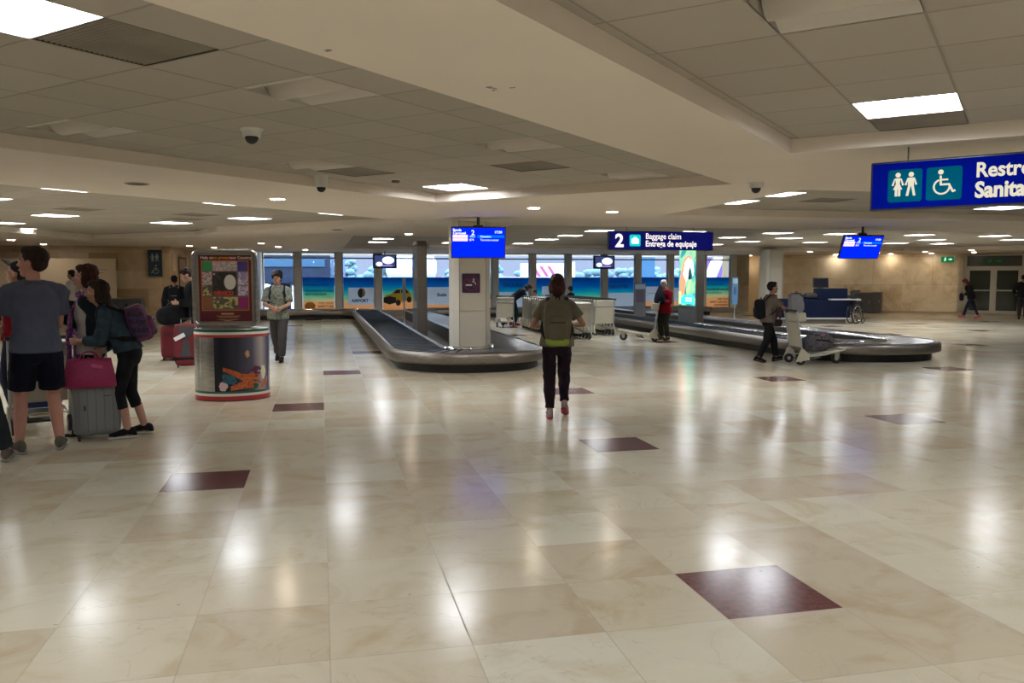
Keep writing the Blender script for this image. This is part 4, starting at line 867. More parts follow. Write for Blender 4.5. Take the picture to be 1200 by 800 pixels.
# blue information screens
def screen(lab, x, y, z, rz, pitch, sc=1.0):
    t = thing('information_screen', lab, 'screen', (x, y, z)); t.rotation_euler = (R(pitch), 0, rz)
    wd, hh = 0.93 * sc, 0.535 * sc; b = MB(); b.box((0, 0.02, 0), (wd, 0.06, hh)); b.build('casing', M_blackp, t, 0.006)
    b = MB(); b.box((0, -0.0125, 0), (wd - 0.03, 0.004, hh - 0.035)); b.build('display', emis('blue screen', (0.0, 0.015, 0.93), 1.0), t)
    b = MB(); b.box((0.21 * sc, -0.0155, 0.105 * sc), (0.46 * sc, 0.001, 0.045 * sc)); b.build('highlight_row', emis('lighter blue row', (0.0, 0.12, 1.0), 1.0), t)
    wh = emis('screen lettering', (0.80, 0.85, 1.0), 1.0)
    text('lettering', 'Banda', 0.06 * sc, (-0.435 * sc, -0.017, 0.195 * sc), wh, t, bold=0.0015); text('lettering', 'Carousel', 0.06 * sc, (-0.435 * sc, -0.017, 0.142 * sc), wh, t, bold=0.0015)
    text('lettering', '2', 0.12 * sc, (-0.125 * sc, -0.017, 0.13 * sc), wh, t, bold=0.001); text('lettering', '17:50', 0.06 * sc, (0.27 * sc, -0.017, 0.16 * sc), wh, t, bold=0.001)
    text('lettering', '4863', 0.052 * sc, (-0.155 * sc, -0.017, 0.088 * sc), emis('pale blue lettering', (0.35, 0.7, 1.0), 1.0), t); text('lettering', 'Houston', 0.052 * sc, (0.03 * sc, -0.017, 0.088 * sc), _M['pale blue lettering'], t, bold=0.0015)
    text('lettering', '874', 0.052 * sc, (-0.155 * sc, -0.017, 0.03 * sc), wh, t); text('lettering', 'Toronto-Lester', 0.05 * sc, (0.03 * sc, -0.017, 0.03 * sc), wh, t)
    for zz in (0.107, 0.05): b = MB(); b.box((-0.31 * sc, -0.0155, zz * sc), (0.255 * sc, 0.001, 0.05 * sc)); b.build('airline_logo_box', emis('pale pink box', (1.0, 0.62, 0.80), 1.0), t)
    b = MB(); b.box((-0.31 * sc, -0.0165, 0.079 * sc), (0.22 * sc, 0.001, 0.006 * sc)); b.build('logo_line', emis('dull red print', (0.5, 0.05, 0.2), 0.8), t)
    Mi = Matrix.Rotation(R(-pitch), 3, 'X'); top = ZS - z
    b = MB(); p0 = Vector((0, 0.05, hh / 2 - 0.08)); p1 = Mi @ (Euler((R(pitch), 0, 0)).to_matrix() @ p0 + Vector((0, 0, 0)));
    up = Mi @ Vector((0, 0, 1)); k = (top - (Euler((R(pitch), 0, 0)).to_matrix() @ Vector((0, 0.06, hh / 2))).z)
    q = Vector((0, 0.07, hh / 2)); b.box(tuple(q - Vector((0, 0, 0.04))), (0.16, 0.07, 0.12)); b.cone(tuple(q), tuple(q + up * k), 0.026, n=10); b.build('ceiling_bracket', M_blackp, t)
    return t
screen('blue flight screen hanging from the ceiling in front of the cream column', 2.63, 13.95, 2.19, R(-8), 10)
screen('blue flight screen tilted over the right-hand carousel', 10.75, 14.9, 2.21, R(-3), 24, 0.95)
def small_tv(lab, x, y):
    t = thing('television', lab, 'television', (x, y, 2.22)); b = MB(); b.box((0, 0.03, 0), (0.94, 0.08, 0.56)); b.build('casing', mat('navy black casing', (0.01, 0.012, 0.03), 0.3), t, 0.01)
    b = MB(); b.box((0, -0.0125, 0.01), (0.80, 0.004, 0.44)); b.build('display', emis('dark picture', (0.03, 0.04, 0.12), 1.0), t)
    b = MB(); b.ell((0.13, -0.018, 0.04), (0.24, 0.003, 0.15)); b.build('bright_picture_area', emis('white picture', (0.80, 0.84, 1.0), 1.0), t)
    b = MB(); b.ell((-0.22, -0.018, -0.11), (0.13, 0.003, 0.09)); b.build('bright_picture_area', emis('white picture', (0.80, 0.84, 1.0), 1.0), t)
    b = MB(); b.box((0.05, -0.018, -0.175), (0.5, 0.002, 0.035)); b.build('subtitle_bar', emis('violet bar', (0.35, 0.25, 0.8), 1.0), t)
    b = MB(); b.cone((0, 0.04, 0.26), (0, 0.04, ZS - 2.22), 0.02); b.build('ceiling_bracket', M_blackp, t)
small_tv('small television hanging before the windows, above the yellow car picture', 2.48, 33.2); small_tv('small television hanging before the windows, left of baggage claim sign', 11.65, 33.2)
# small restroom sign on the left wall
t = thing('restroom_sign', 'small dark blue upright restroom sign on the left stone wall', 'sign', (-5.40, 29.72, 2.06))
b = MB(); b.prism(rrect(0.44, 0.88, 0.02), -0.04, 0.0); b.build('plate', mat('dark teal plate', (0.008, 0.03, 0.06), 0.3), t)
M_pd = mat('dull cream pictogram', (0.30, 0.36, 0.33), 0.5)
people_icon(t, 0, 0.19, 0.33, M_pd, -0.045); chair_icon(t, 0, -0.21, 0.36, M_pd, -0.045, -1)
# exit signs
def exit_sign(lab, loc, rz, lit=True, wd=0.5, hh=0.24):
    t = thing('exit_sign', lab, 'exit sign', loc, rz); b = MB(); b.prism(rrect(wd, hh, 0.02), -0.04, 0.0); b.build('plate', mat('green plate', (0.0, 0.13, 0.05), 0.3, emit=0.5) if lit else mat('dull green plate', (0.0, 0.09, 0.04), 0.4), t)
    m1 = emis('pale green pictogram', (0.5, 0.9, 0.6), 0.8) if lit else mat('dim pictogram', (0.05, 0.25, 0.12), 0.5)
    b = MB(); b.prism([(-wd * 0.30, -0.06), (-wd * 0.22, 0.0), (-wd * 0.26, 0.05), (-wd * 0.16, 0.07), (-wd * 0.10, -0.01), (-wd * 0.18, -0.07)], -0.045, -0.041); b.prism(ell2(-wd * 0.17, 0.085, 0.018, 0.018), -0.045, -0.041); b.build('running_figure_pictogram', m1, t)
    b = MB(); b.prism([(wd * 0.06, -0.02), (wd * 0.2, -0.02), (wd * 0.2, -0.06), (wd * 0.36, 0.0), (wd * 0.2, 0.06), (wd * 0.2, 0.02), (wd * 0.06, 0.02)], -0.045, -0.041); b.build('arrow_pictogram', m1, t)
ez = math.atan2(DW.y, DW.x); pe = E0 - DW * 0.62 - NW * 0.01
exit_sign('small lit green exit sign on the stone wall left of the door', (pe.x, pe.y, 2.36), ez)
pd = J0 + DW * 1.12 - NW * 0.005
exit_sign('wide dim green exit sign on the transom above the double door', (pd.x, pd.y, 2.28), ez, False, 0.85, 0.2)
# white display board on the left wall, with its notice
t = thing('display_board', 'wide cream display board against the left stone wall behind the travellers', 'board', (-8.6, 29.35, 0))
b = MB(); b.box((0, 0, 1.2), (4.1, 0.1, 2.0)); b.build('board_panel', mat('cream board', (0.70, 0.58, 0.43), 0.6), t, 0.01)
for z, l in ((1.84, 1.1), (1.74, 0.9)): b = MB(); b.box((1.25, -0.055, z), (l, 0.004, 0.02)); b.build('text_line_print', mat('grey faint print', (0.32, 0.28, 0.24), 0.6), t)
for sx_ in (-1.8, 1.8): b = MB(); b.box((sx_, 0, 0.1), (0.06, 0.35, 0.2)); b.build('foot', M_alu, t)
b = MB(); b.box((1.4, -0.056, 1.28), (0.42, 0.01, 0.42)); b.build('notice', mat('dark violet notice', (0.05, 0.04, 0.12), 0.5), t)
# mirror frame in the corridor
t = thing('wall_frame', 'narrow brown mirror frame on the corridor wall left of kiosk', 'frame', (-4.935, 32.2, 1.75), PI / 2)
b = MB(); frame_ring(b, rrect(1.6, 1.15, 0.01), rrect(1.45, 1.0, 0.01), -0.03, 0.0); b.build('frame_moulding', mat('brown frame', (0.12, 0.06, 0.03), 0.5), t); b = MB(); b.box((0, -0.008, 0), (1.46, 0.01, 1.02)); b.build('inset', mat('beige inset', (0.45, 0.35, 0.25), 0.5), t)

# ------------------------------------------------------------------ counters and boxes
M_grey = mat('dark grey laminate', (0.075, 0.072, 0.068), 0.45, var=0.08, scale=3); M_gtop = mat('grey worktop', (0.22, 0.20, 0.18), 0.4)
def cabinet(lab, x, y, rz, wd, hh, dp=0.6, doors=1):
    t = thing('cabinet', lab, 'cabinet', (x, y, 0), rz)
    b = MB(); b.box((0, 0, hh / 2), (wd, dp, hh - 0.04)); b.build('body', M_grey, t, 0.005)
    b = MB(); b.box((0, -0.01, hh + 0.0), (wd + 0.03, dp + 0.03, 0.04)); b.build('top', M_gtop, t, 0.005)
    for i in range(doors):
        w1 = (wd - 0.04) / doors; b = MB(); b.box((-wd / 2 + 0.02 + w1 * (i + 0.5), -dp / 2 - 0.008, hh / 2), (w1 - 0.02, 0.016, hh - 0.12)); d = b.build('door', M_grey, t, 0.004)
        b = MB(); b.tube([(-wd / 2 + 0.02 + w1 * (i + 0.5) + w1 * 0.35, -dp / 2 - 0.03, hh * 0.5), (-wd / 2 + 0.02 + w1 * (i + 0.5) + w1 * 0.35, -dp / 2 - 0.03, hh * 0.62)], 0.008); b.build('handle', M_alu, d)
    return t
cabinet('dark grey counter cabinet against the left wall, behind the plaid backpack', -6.12, 28.3, 0, 1.15, 0.92, doors=2)
pc = [(A0 + DW * s_ - NW * 0.45) for s_ in (5.15, 5.78, 6.28)]
cabinet('low dark grey cabinet, leftmost of three by the stone wall', pc[0].x, pc[0].y, ez, 0.56, 0.78); cabinet('wider dark grey cabinet, middle of three by the stone wall', pc[1].x, pc[1].y, ez, 0.62, 0.90); cabinet('narrow dark grey cabinet, right of three by the stone wall', pc[2].x, pc[2].y, ez, 0.36, 0.92)
t = thing('printer', 'small grey machine lying on the cabinets by the stone wall', 'printer', (pc[0].x + 0.16 + NW.x * 0.05, pc[0].y + NW.y * 0.05 - 0.16, 0.80), ez)
b = MB(); b.box((0, 0.0, 0.10), (0.34, 0.4, 0.18)); b.build('body', mat('grey machine shell', (0.12, 0.11, 0.10), 0.5), t, 0.02); b = MB(); b.box((0, -0.02, 0.2), (0.36, 0.36, 0.03)); b.build('lid', M_gtop, t, 0.008)
t = thing('dark_box', 'long dark grey box lying on the conveyor by the windows, right of the column', 'box', (5.75, 32.45, 0.345))
b = MB(); b.box((0, 0, 0.10), (0.95, 0.6, 0.2)); b.build('body', mat('dark grey box shell', (0.10, 0.10, 0.10), 0.5), t, 0.02); b = MB(); b.box((0, 0, 0.215), (0.97, 0.62, 0.03)); b.build('lid', mat('grey box lid', (0.18, 0.18, 0.18), 0.5), t, 0.01)
# blue service desk
M_navy = mat('navy laminate', (0.003, 0.008, 0.03), 0.6, spec=0.15); M_wl = mat('pale shelf edge', (0.45, 0.46, 0.48), 0.4)
t = thing('service_desk', 'navy blue service desk with pale shelves behind the right carousel', 'desk', (16.9, 25.4, 0), R(-14))
b = MB(); b.box((-0.35, 0, 0.50), (2.3, 0.7, 0.62)); b.build('body', M_navy, t, 0.01)
b = MB(); b.box((-0.35, 0.05, 0.1), (2.1, 0.55, 0.2)); b.build('plinth', mat('grey plinth', (0.22, 0.20, 0.18), 0.5), t)
b = MB(); b.box((0.28, 0.1, 1.0), (1.02, 0.5, 0.42)); b.build('raised_unit', M_navy, t, 0.03)
b = MB(); b.box((-0.35, -0.02, 0.19), (2.35, 0.76, 0.05)); b.build('lower_shelf', M_wl, t, 0.005)
b = MB(); b.box((0.62, -0.2, 0.835), (1.0, 0.5, 0.045)); b.build('upper_shelf', M_wl, t, 0.005)
b = MB(); b.box((-0.95, 0, 0.83), (1.1, 0.7, 0.04)); b.build('top', M_navy, t, 0.005)
t = thing('computer_monitor', 'black monitor standing on the raised part of the navy desk', 'monitor', (16.83, 25.47, 1.21), R(-5))
b = MB(); b.box((0, 0, 0.19), (0.56, 0.05, 0.34), Matrix.Rotation(R(-6), 3, 'X')); b.build('casing', M_blackp, t, 0.01); b = MB(); b.box((0, -0.03, 0.19), (0.5, 0.004, 0.28), Matrix.Rotation(R(-6), 3, 'X')); b.build('display', mat('dark screen glass', (0.01, 0.012, 0.02), 0.1), t)
b = MB(); b.box((0, 0.02, 0.02), (0.2, 0.16, 0.02)); b.box((0, 0.02, 0.05), (0.05, 0.03, 0.1)); b.build('stand', M_blackp, t)
for i, (dx, lab) in enumerate(((-0.95, 'black machine on the left end of the navy desk'), (-0.45, 'dark folded machine in the middle of the navy desk'))):
    t = thing('desk_machine', lab, 'machine', (16.9 + dx * 0.97, 25.4 - dx * 0.24, 0.85 if i == 0 else 0.85), R(-14)); b = MB(); b.ell((0, 0, 0.095), (0.22, 0.18, 0.095), e=0.45); b.build('body', M_blackp, t); b = MB(); b.box((0, -0.05, 0.2), (0.3, 0.2, 0.02)); b.build('lid', M_grey, t, 0.005)
# folded wheelchair
t = thing('wheelchair', 'folded black wheelchair beside the navy desk', 'wheelchair', (17.75, 24.9, 0), R(-62)); t.scale = (1.2, 1.12, 1.12)
for s_ in (-0.07, 0.09):
    b = MB(); b.torus((s_, 0.0, 0.30), 0.28, 0.018, 'X', 26, 6); w1 = b.build('wheel', M_black, t)
    b = MB(); b.torus((s_ + (0.02 if s_ > 0 else -0.02), 0.0, 0.30), 0.24, 0.008, 'X', 22, 5); b.cone((s_ - 0.03, 0, 0.30), (s_ + 0.03, 0, 0.30), 0.03)
    for i in range(8): a = 2 * PI * i / 8; b.cone((s_, 0, 0.30), (s_, 0.27 * math.cos(a), 0.30 + 0.27 * math.sin(a)), 0.004, n=5)
    b.build('spokes', M_chrome, w1)
    b = MB(); b.torus((s_, 0.42, 0.09), 0.075, 0.015, 'X', 16, 5); b.build('caster', M_black, t)
    b = MB(); b.tube([(s_, -0.12, 0.98), (s_, -0.04, 0.95), (s_, -0.02, 0.45), (s_, 0.36, 0.42), (s_, 0.42, 0.16)], 0.014); b.tube([(s_, -0.02, 0.70), (s_, 0.32, 0.70), (s_, 0.36, 0.42)], 0.012); b.build('side_frame', M_blackp, t)
b = MB(); b.box((0.01, 0.16, 0.46), (0.12, 0.36, 0.18)); b.build('seat', M_black, t, 0.02); b = MB(); b.box((0.01, -0.03, 0.74), (0.13, 0.04, 0.42)); b.build('backrest', M_black, t, 0.015)

# ------------------------------------------------------------------ poster kiosk
M_frm = brushed('satin kiosk metal', (0.36, 0.35, 0.33), 0.3, (2, 2, 12))
t = thing('poster_kiosk', 'round advertising kiosk with framed poster above a striped drum base', 'kiosk', (-1.17, 11.5, 0), R(-3))
RX, RY, HB = 0.475, 0.38, 0.93
def ering(z, k=1.0, n=48): return ((0, 0, z), (RX * k, 0, 0), (0, RY * k, 0))
def edrum(z0, z1, k, nm, m, a0=None, a1=None, par=None):
    b = MB(); n = 40; vs = []; A0_, A1_ = (0, 2 * PI) if a0 is None else (a0, a1)
    for i in range(n + 1):
        a = A0_ + (A1_ - A0_) * i / n; x, y = RX * k * math.cos(a), RY * k * math.sin(a); vs += [(x, y, z0), (x, y, z1)]
    b.add(vs, [(2 * i, 2 * i + 2, 2 * i + 3, 2 * i + 1) for i in range(n)], True); return b.build(nm, m, par or t)
b = MB(); b.loft([ering(0.0, 0.96), ering(0.04, 1.0), ering(HB - 0.02, 1.0), ering(HB, 0.985)], 48, True); drum = b.build('base_drum', M_frm, t)
Mg, Mw_, Mr = mat('green stripe', (0.01, 0.10, 0.06), 0.35), mat('white stripe', (0.75, 0.74, 0.70), 0.35), mat('red stripe', (0.42, 0.03, 0.03), 0.35)
for z0, z1, m_ in ((0.895, 0.93, Mg), (0.862, 0.895, Mw_), (0.828, 0.862, Mr), (0.10, 0.128, Mg), (0.066, 0.10, Mw_), (0.012, 0.066, Mr)): edrum(z0, z1, 1.006 if z0 > 0.03 else 1.006, 'stripe', m_)
edrum(0.0, 0.012, 1.004, 'foot_ring', M_blackp)
for a in (PI * 1.16, PI * 1.23): edrum(0.128, 0.828, 1.010, 'steel_rib', M_chrome, a, a + 0.03)
gm = bpy.data.materials.new('kiosk drum print'); gm.use_nodes = True; n_ = gm.node_tree; b0 = n_.nodes['Principled BSDF']; tc = N(n_, 'TexCoord'); sp = N(n_, 'SeparateXYZ'); n_.links.new(tc.outputs['Object'], sp.inputs[0])
cc = ramp(n_, math_n(n_, 'ADD', sp.outputs[0], 0.5), [(0.30, (0.012, 0.013, 0.02)), (0.62, (0.02, 0.022, 0.04)), (0.80, (0.10, 0.10, 0.16)), (0.90, (0.42, 0.38, 0.36)), (0.955, (0.08, 0.08, 0.16)), (1.0, (0.015, 0.02, 0.06))])
n_.links.new(cc, b0.inputs['Base Color']); b0.inputs['Roughness'].default_value = 0.25
AG0, AG1 = PI * 1.385, PI * 1.93
edrum(0.128, 0.828, 1.010, 'drum_print', gm, AG0, AG1)
def blob(a, z, ra, rz, nm, m, k=1.016, seed=1, n=18):
    rnd = random.Random(seed); b = MB(); vs = []
    for i in range(n):
        q = 2 * PI * i / n; rr = rnd.uniform(0.72, 1.12); aa = a + ra * rr * math.cos(q); vs.append((RX * k * math.cos(aa), RY * k * math.sin(aa), z + rz * rr * math.sin(q)))
    vs.append((RX * k * math.cos(a), RY * k * math.sin(a), z)); b.add(vs, [(i, (i + 1) % n, n) for i in range(n)], False); return b.build(nm, m, t)
Mo = print_mat('orange print', [(0.40, 0.07, 0.02), (0.60, 0.16, 0.04), (0.72, 0.28, 0.08)], 30, 0.3)
def limb_print(pts, wd, nm, m, k=1.018):
    b = MB(); vs = []
    for i, (a, z) in enumerate(pts):
        for s_ in (-1, 1): vs.append((RX * k * math.cos(a), RY * k * math.sin(a), z + s_ * wd[i]))
    b.add(vs, [(2 * i, 2 * i + 2, 2 * i + 3, 2 * i + 1) for i in range(len(pts) - 1)], False); return b.build(nm, m, t)
blob(PI * 1.70, 0.21, 0.42, 0.06, 'brown_patch_print', mat('dark brown print', (0.05, 0.02, 0.015), 0.3), 1.013, 3)  # dark brown patch printed beneath the orange shapes
blob(PI * 1.51, 0.285, 0.20, 0.075, 'blue_cloth_print', mat('teal print', (0.01, 0.10, 0.16), 0.3), 1.014, 4)
blob(PI * 1.74, 0.37, 0.22, 0.075, 'purple_cloth_print', mat('plum print', (0.08, 0.01, 0.06), 0.3), 1.014, 5)
blob(PI * 1.46, 0.195, 0.12, 0.065, 'pink_flower_print', mat('pale pink print', (0.75, 0.55, 0.62), 0.3), 1.020, 6)
blob(PI * 1.70, 0.27, 0.30, 0.11, 'orange_cloth_print', Mo, 1.017, 7)
limb_print([(PI * 1.46, 0.42), (PI * 1.54, 0.37), (PI * 1.62, 0.31), (PI * 1.68, 0.29)], [0.025, 0.035, 0.045, 0.055], 'orange_limb_print', Mo)
limb_print([(PI * 1.52, 0.165), (PI * 1.60, 0.20), (PI * 1.68, 0.21), (PI * 1.74, 0.19)], [0.03, 0.045, 0.045, 0.03], 'orange_limb_print', Mo, 1.021)
blob(PI * 1.74, 0.19, 0.09, 0.04, 'green_leaf_print', mat('green print 2', (0.01, 0.10, 0.03), 0.3), 1.022, 8)
blob(PI * 1.83, 0.36, 0.12, 0.10, 'cream_flower_print', mat('cream print', (0.70, 0.68, 0.50), 0.3), 1.022, 9)
limb_print([(PI * 1.80, 0.17), (PI * 1.85, 0.22), (PI * 1.89, 0.28)], [0.03, 0.035, 0.03], 'orange_limb_print', Mo, 1.024)
blob(PI * 1.665, 0.61, 0.095, 0.068, 'round_emblem_print', mat('brown emblem print', (0.10, 0.05, 0.03), 0.3), 1.014, 10, 24); blob(PI * 1.665, 0.61, 0.06, 0.05, 'emblem_centre_print', mat('tan emblem print', (0.50, 0.30, 0.18), 0.3), 1.020, 11)
# poster frame
PZ, PW, PH = 1.455, 0.83, 1.02; ox = -0.055
b = MB(); frame_ring(b, rrect(PW, PH, 0.10, 8, ox, PZ), rrect(PW - 0.09, PH - 0.09, 0.06, 8, ox, PZ), -0.10, 0.10); b.build('poster_frame', M_frm, t, 0.018, 3)
b = MB(); b.prism(rrect(PW - 0.09, PH - 0.09, 0.06, 8, ox, PZ), -0.06, 0.06); b.build('poster_backing', mat('grey backing', (0.30, 0.28, 0.26), 0.4), t)
b = MB(); b.box((ox, 0, HB + 0.01), (0.62, 0.2, 0.03)); b.build('frame_foot', M_frm, t, 0.01)
def pp(x, z, wd, hh, m, nm='poster_tile_print', d=0.0): b = MB(); b.box((ox + x, -0.0645 - d, PZ + z), (wd, 0.001, hh)); return b.build(nm, m, t)
pp(0, 0, 0.66, 0.87, mat('maroon poster', (0.13, 0.012, 0.022), 0.35), 'poster_sheet', -0.003)
pp(0, 0.035, 0.60, 0.66, mat('orange poster border', (0.55, 0.17, 0.03), 0.4), 'poster_border', 0.0)
pp(0, 0.035, 0.575, 0.635, mat('poster ground', (0.16, 0.11, 0.10), 0.4), 'poster_ground', 0.001)
fl1 = print_mat('flower picture', [(0.55, 0.55, 0.50), (0.50, 0.30, 0.38), (0.25, 0.35, 0.28), (0.62, 0.60, 0.58)], 22, 0.4); cow = print_mat('black and white picture', [(0.02, 0.02, 0.02), (0.05, 0.04, 0.035), (0.55, 0.5, 0.45)], 7, 0.4)
crowd = print_mat('crowd picture', [(0.35, 0.12, 0.12), (0.55, 0.45, 0.50), (0.15, 0.13, 0.2), (0.45, 0.30, 0.18)], 16, 0.4); crowd2 = print_mat('blue crowd picture', [(0.30, 0.25, 0.45), (0.60, 0.55, 0.65), (0.12, 0.10, 0.18)], 16, 0.4); fruit = print_mat('garden picture', [(0.10, 0.09, 0.07), (0.50, 0.45, 0.15), (0.35, 0.38, 0.30)], 14, 0.4)
for x, z, wd, hh, m_ in ((-0.225, 0.29, 0.125, 0.125, mat('green tile', (0.03, 0.30, 0.10), 0.4)), (0.225, 0.29, 0.125, 0.125, mat('violet tile', (0.06, 0.04, 0.26), 0.4)), (0, 0.29, 0.31, 0.125, fl1), (-0.01, 0.06, 0.31, 0.31, cow), (-0.225, 0.13, 0.125, 0.17, crowd), (-0.225, -0.03, 0.125, 0.13, fruit), (0.225, 0.13, 0.125, 0.17, crowd2), (0.225, -0.03, 0.125, 0.13, crowd2),
                         (-0.225, -0.19, 0.125, 0.15, mat('brown tile', (0.28, 0.11, 0.05), 0.4)), (0.225, -0.19, 0.125, 0.15, mat('magenta tile', (0.32, 0.02, 0.16), 0.4)), (0, -0.19, 0.31, 0.15, fruit)): pp(x, z, wd, hh, m_, d=0.002)
b = MB(); b.ell((ox + 0.06, -0.068, PZ + 0.08), (0.075, 0.001, 0.10)); b.build('white_patch_print', mat('white picture patch', (0.62, 0.60, 0.54), 0.4), t)
pt = lambda s_, sz, x, z, m_, bold=0.0, sx=1.0: text('lettering', s_, sz, (ox + x, -0.069, PZ + z), m_, t, bold=bold, sx=sx, align='CENTER')
pt('Help us', 0.052, -0.225, 0.385, mat('pale poster lettering', (0.8, 0.75, 0.7), 0.4), 0.001); pt('to protect', 0.052, -0.03, 0.385, mat('yellow poster lettering', (0.8, 0.40, 0.05), 0.4), 0.001); pt('our Country', 0.052, 0.205, 0.385, _M['pale poster lettering'], 0.001)
pt('MEXICO', 0.065, -0.02, -0.085, mat('red poster lettering', (0.60, 0.05, 0.04), 0.4), 0.004)
pt('Bienvenidos', 0.04, 0.02, -0.345, _M['yellow poster lettering'], 0.001) if False else None
pp(0.02, -0.335, 0.16, 0.022, mat('tan print lines', (0.50, 0.28, 0.16), 0.4), 'poster_line_print', 0.002); pp(0.03, -0.365, 0.30, 0.008, _M['tan print lines'], 'poster_line_print', 0.002); pp(0.03, -0.385, 0.24, 0.008, _M['tan print lines'], 'poster_line_print', 0.002)
b = MB(); b.prism([(ox - 0.13, PZ - 0.403), (ox + 0.02, PZ - 0.415), (ox + 0.18, PZ - 0.403), (ox + 0.02, PZ - 0.432)], -0.067, -0.066); b.build('swoosh_print', mat('ochre swoosh', (0.60, 0.33, 0.10), 0.4), t)

# ------------------------------------------------------------------ luggage trolleys
def trolley(name, lab):
    t = thing(name, lab, 'luggage trolley')
    W2 = 0.27; H0 = 0.98
    b = MB()
    for s_ in (-1, 1): b.tube([(s_ * W2, -0.36, 0.15), (s_ * W2, 0.05, 0.19), (s_ * 0.13, 0.52, 0.27)], 0.017, 7)
    b.tube([(-0.13, 0.52, 0.27), (0.13, 0.52, 0.27)], 0.017, 7)
    for y in (-0.2, 0.05, 0.3): xx = W2 if y < 0.06 else 0.20; b.cone((-xx, y, 0.175 + max(0, y) * 0.14), (xx, y, 0.175 + max(0, y) * 0.14), 0.011, n=7)
    b.box((0, 0.1, 0.20), (0.20, 0.72, 0.012), Matrix.Rotation(R(8), 3, 'X')); b.build('base_frame', M_cream, t)
    b = MB()
    for s_ in (-1, 1): b = MB(); b.prism([(-0.50, 0.06), (-0.24, 0.10), (-0.28, 0.22), (-0.36, 0.30), (-0.42, 0.28)], -0.012, 0.012, Matrix.Translation((s_ * (W2 + 0.02), 0, 0)) @ Matrix.Rotation(PI / 2, 4, 'Z')); b.build('wheel_guard', M_cream, t, 0.004)
    b = MB()
    for s_ in (-1, 1): b.tube([(s_ * W2, -0.36, 0.14), (s_ * W2, -0.46, 0.80), (s_ * W2, -0.50, H0)], 0.017, 8)
    b.tube([(-W2, -0.47, 0.80), (W2, -0.47, 0.80)], 0.012, 7); b.build('upright_frame', M_alu, t)
    b = MB(); b.box((0, -0.415, 0.55), (0.50, 0.012, 0.46), Matrix.Rotation(R(8.5), 3, 'X')); b.build('back_panel', M_cream, t, 0.004)
    b = MB(); b.box((0, -0.39, 0.87), (0.53, 0.17, 0.17), Matrix.Rotation(R(8), 3, 'X')); b.build('tray', M_cream, t, 0.03, 3)
    b = MB(); b.cone((-W2 - 0.03, -0.53, H0 + 0.015), (W2 + 0.03, -0.53, H0 + 0.015), 0.019, n=10); b.tube([(-W2, -0.50, H0), (-W2, -0.53, H0 + 0.015)], 0.017); b.tube([(W2, -0.50, H0), (W2, -0.53, H0 + 0.015)], 0.017); h_ = b.build('handle', M_blackp, t)
    for s_ in (-1, 1):
        b = MB(); b.cone((s_ * 0.255 - 0.017, -0.40, 0.085), (s_ * 0.255 + 0.017, -0.40, 0.085), 0.085, n=18); w1 = b.build('wheel', M_black, t, 0.008); b = MB(); b.cone((s_ * 0.255 - 0.02, -0.40, 0.085), (s_ * 0.255 + 0.02, -0.40, 0.085), 0.035, n=12); b.build('hub', M_alu, w1)
    b = MB(); b.cone((-0.022, 0.40, 0.095), (0.022, 0.40, 0.095), 0.095, n=18); w1 = b.build('wheel', M_black, t, 0.008); b = MB(); b.cone((-0.026, 0.40, 0.095), (0.026, 0.40, 0.095), 0.04, n=12); b.build('hub', M_alu, w1)
    b = MB()
    for s_ in (-1, 1): b.prism([(0.36, 0.09), (0.44, 0.09), (0.46, 0.25), (0.36, 0.24)], -0.004, 0.004, Matrix.Translation((s_ * 0.035, 0, 0)) @ Matrix.Rotation(PI / 2, 4, 'Z'))
    b.build('wheel_fork', M_cream, t)
    b = MB(); b.box((0, -0.02, 0.10), (0.22, 0.20, 0.022), Matrix.Rotation(R(14), 3, 'X')); b.box((0, -0.05, 0.14), (0.04, 0.04, 0.07)); b.build('brake_pedal', M_blackp, t, 0.006)
    return t
TR = trolley('luggage_trolley', 'x')
def put_tr(x, y, rz, lab, group=None, first=[True]):
    if first[0]: o = TR; first[0] = False; o.location = (x, y, 0); o.rotation_euler = (0, 0, rz); o['label'] = lab
    else: o = dup(TR, (x, y, 0), rz, lab)
    if 'group' in o: del o['group']
    if group: o['group'] = group
    return o
# woman's cart: rear wheels (8.48,13.8), nose to the right
put_tr(8.92, 13.60, R(-98), 'cream luggage trolley with a grey backpack on it, pushed by the walking person')
put_tr(7.83, 19.58, R(64), 'cream luggage trolley in front of the elderly person in red')
put_tr(-2.98, 9.66, R(22), 'cream luggage trolley behind the tall person in navy shorts')
put_tr(5.76, 26.1, R(-8), 'single luggage trolley left of the person bending over')
n = 0
for i in range(20): put_tr(6.46, 20.6 + i * 0.27, 0, 'nearest trolley of the left nested row, directly right of the walking person' if i == 0 else 'cream trolley nested in the left row behind the walking person', 'left nested row of trolleys')
for i in range(20): put_tr(7.56, 21.9 + i * 0.27, 0, 'nearest trolley of the right nested row, beside the carousel' if i == 0 else 'cream trolley nested in the right row beside the second carousel', 'right nested row of trolleys')

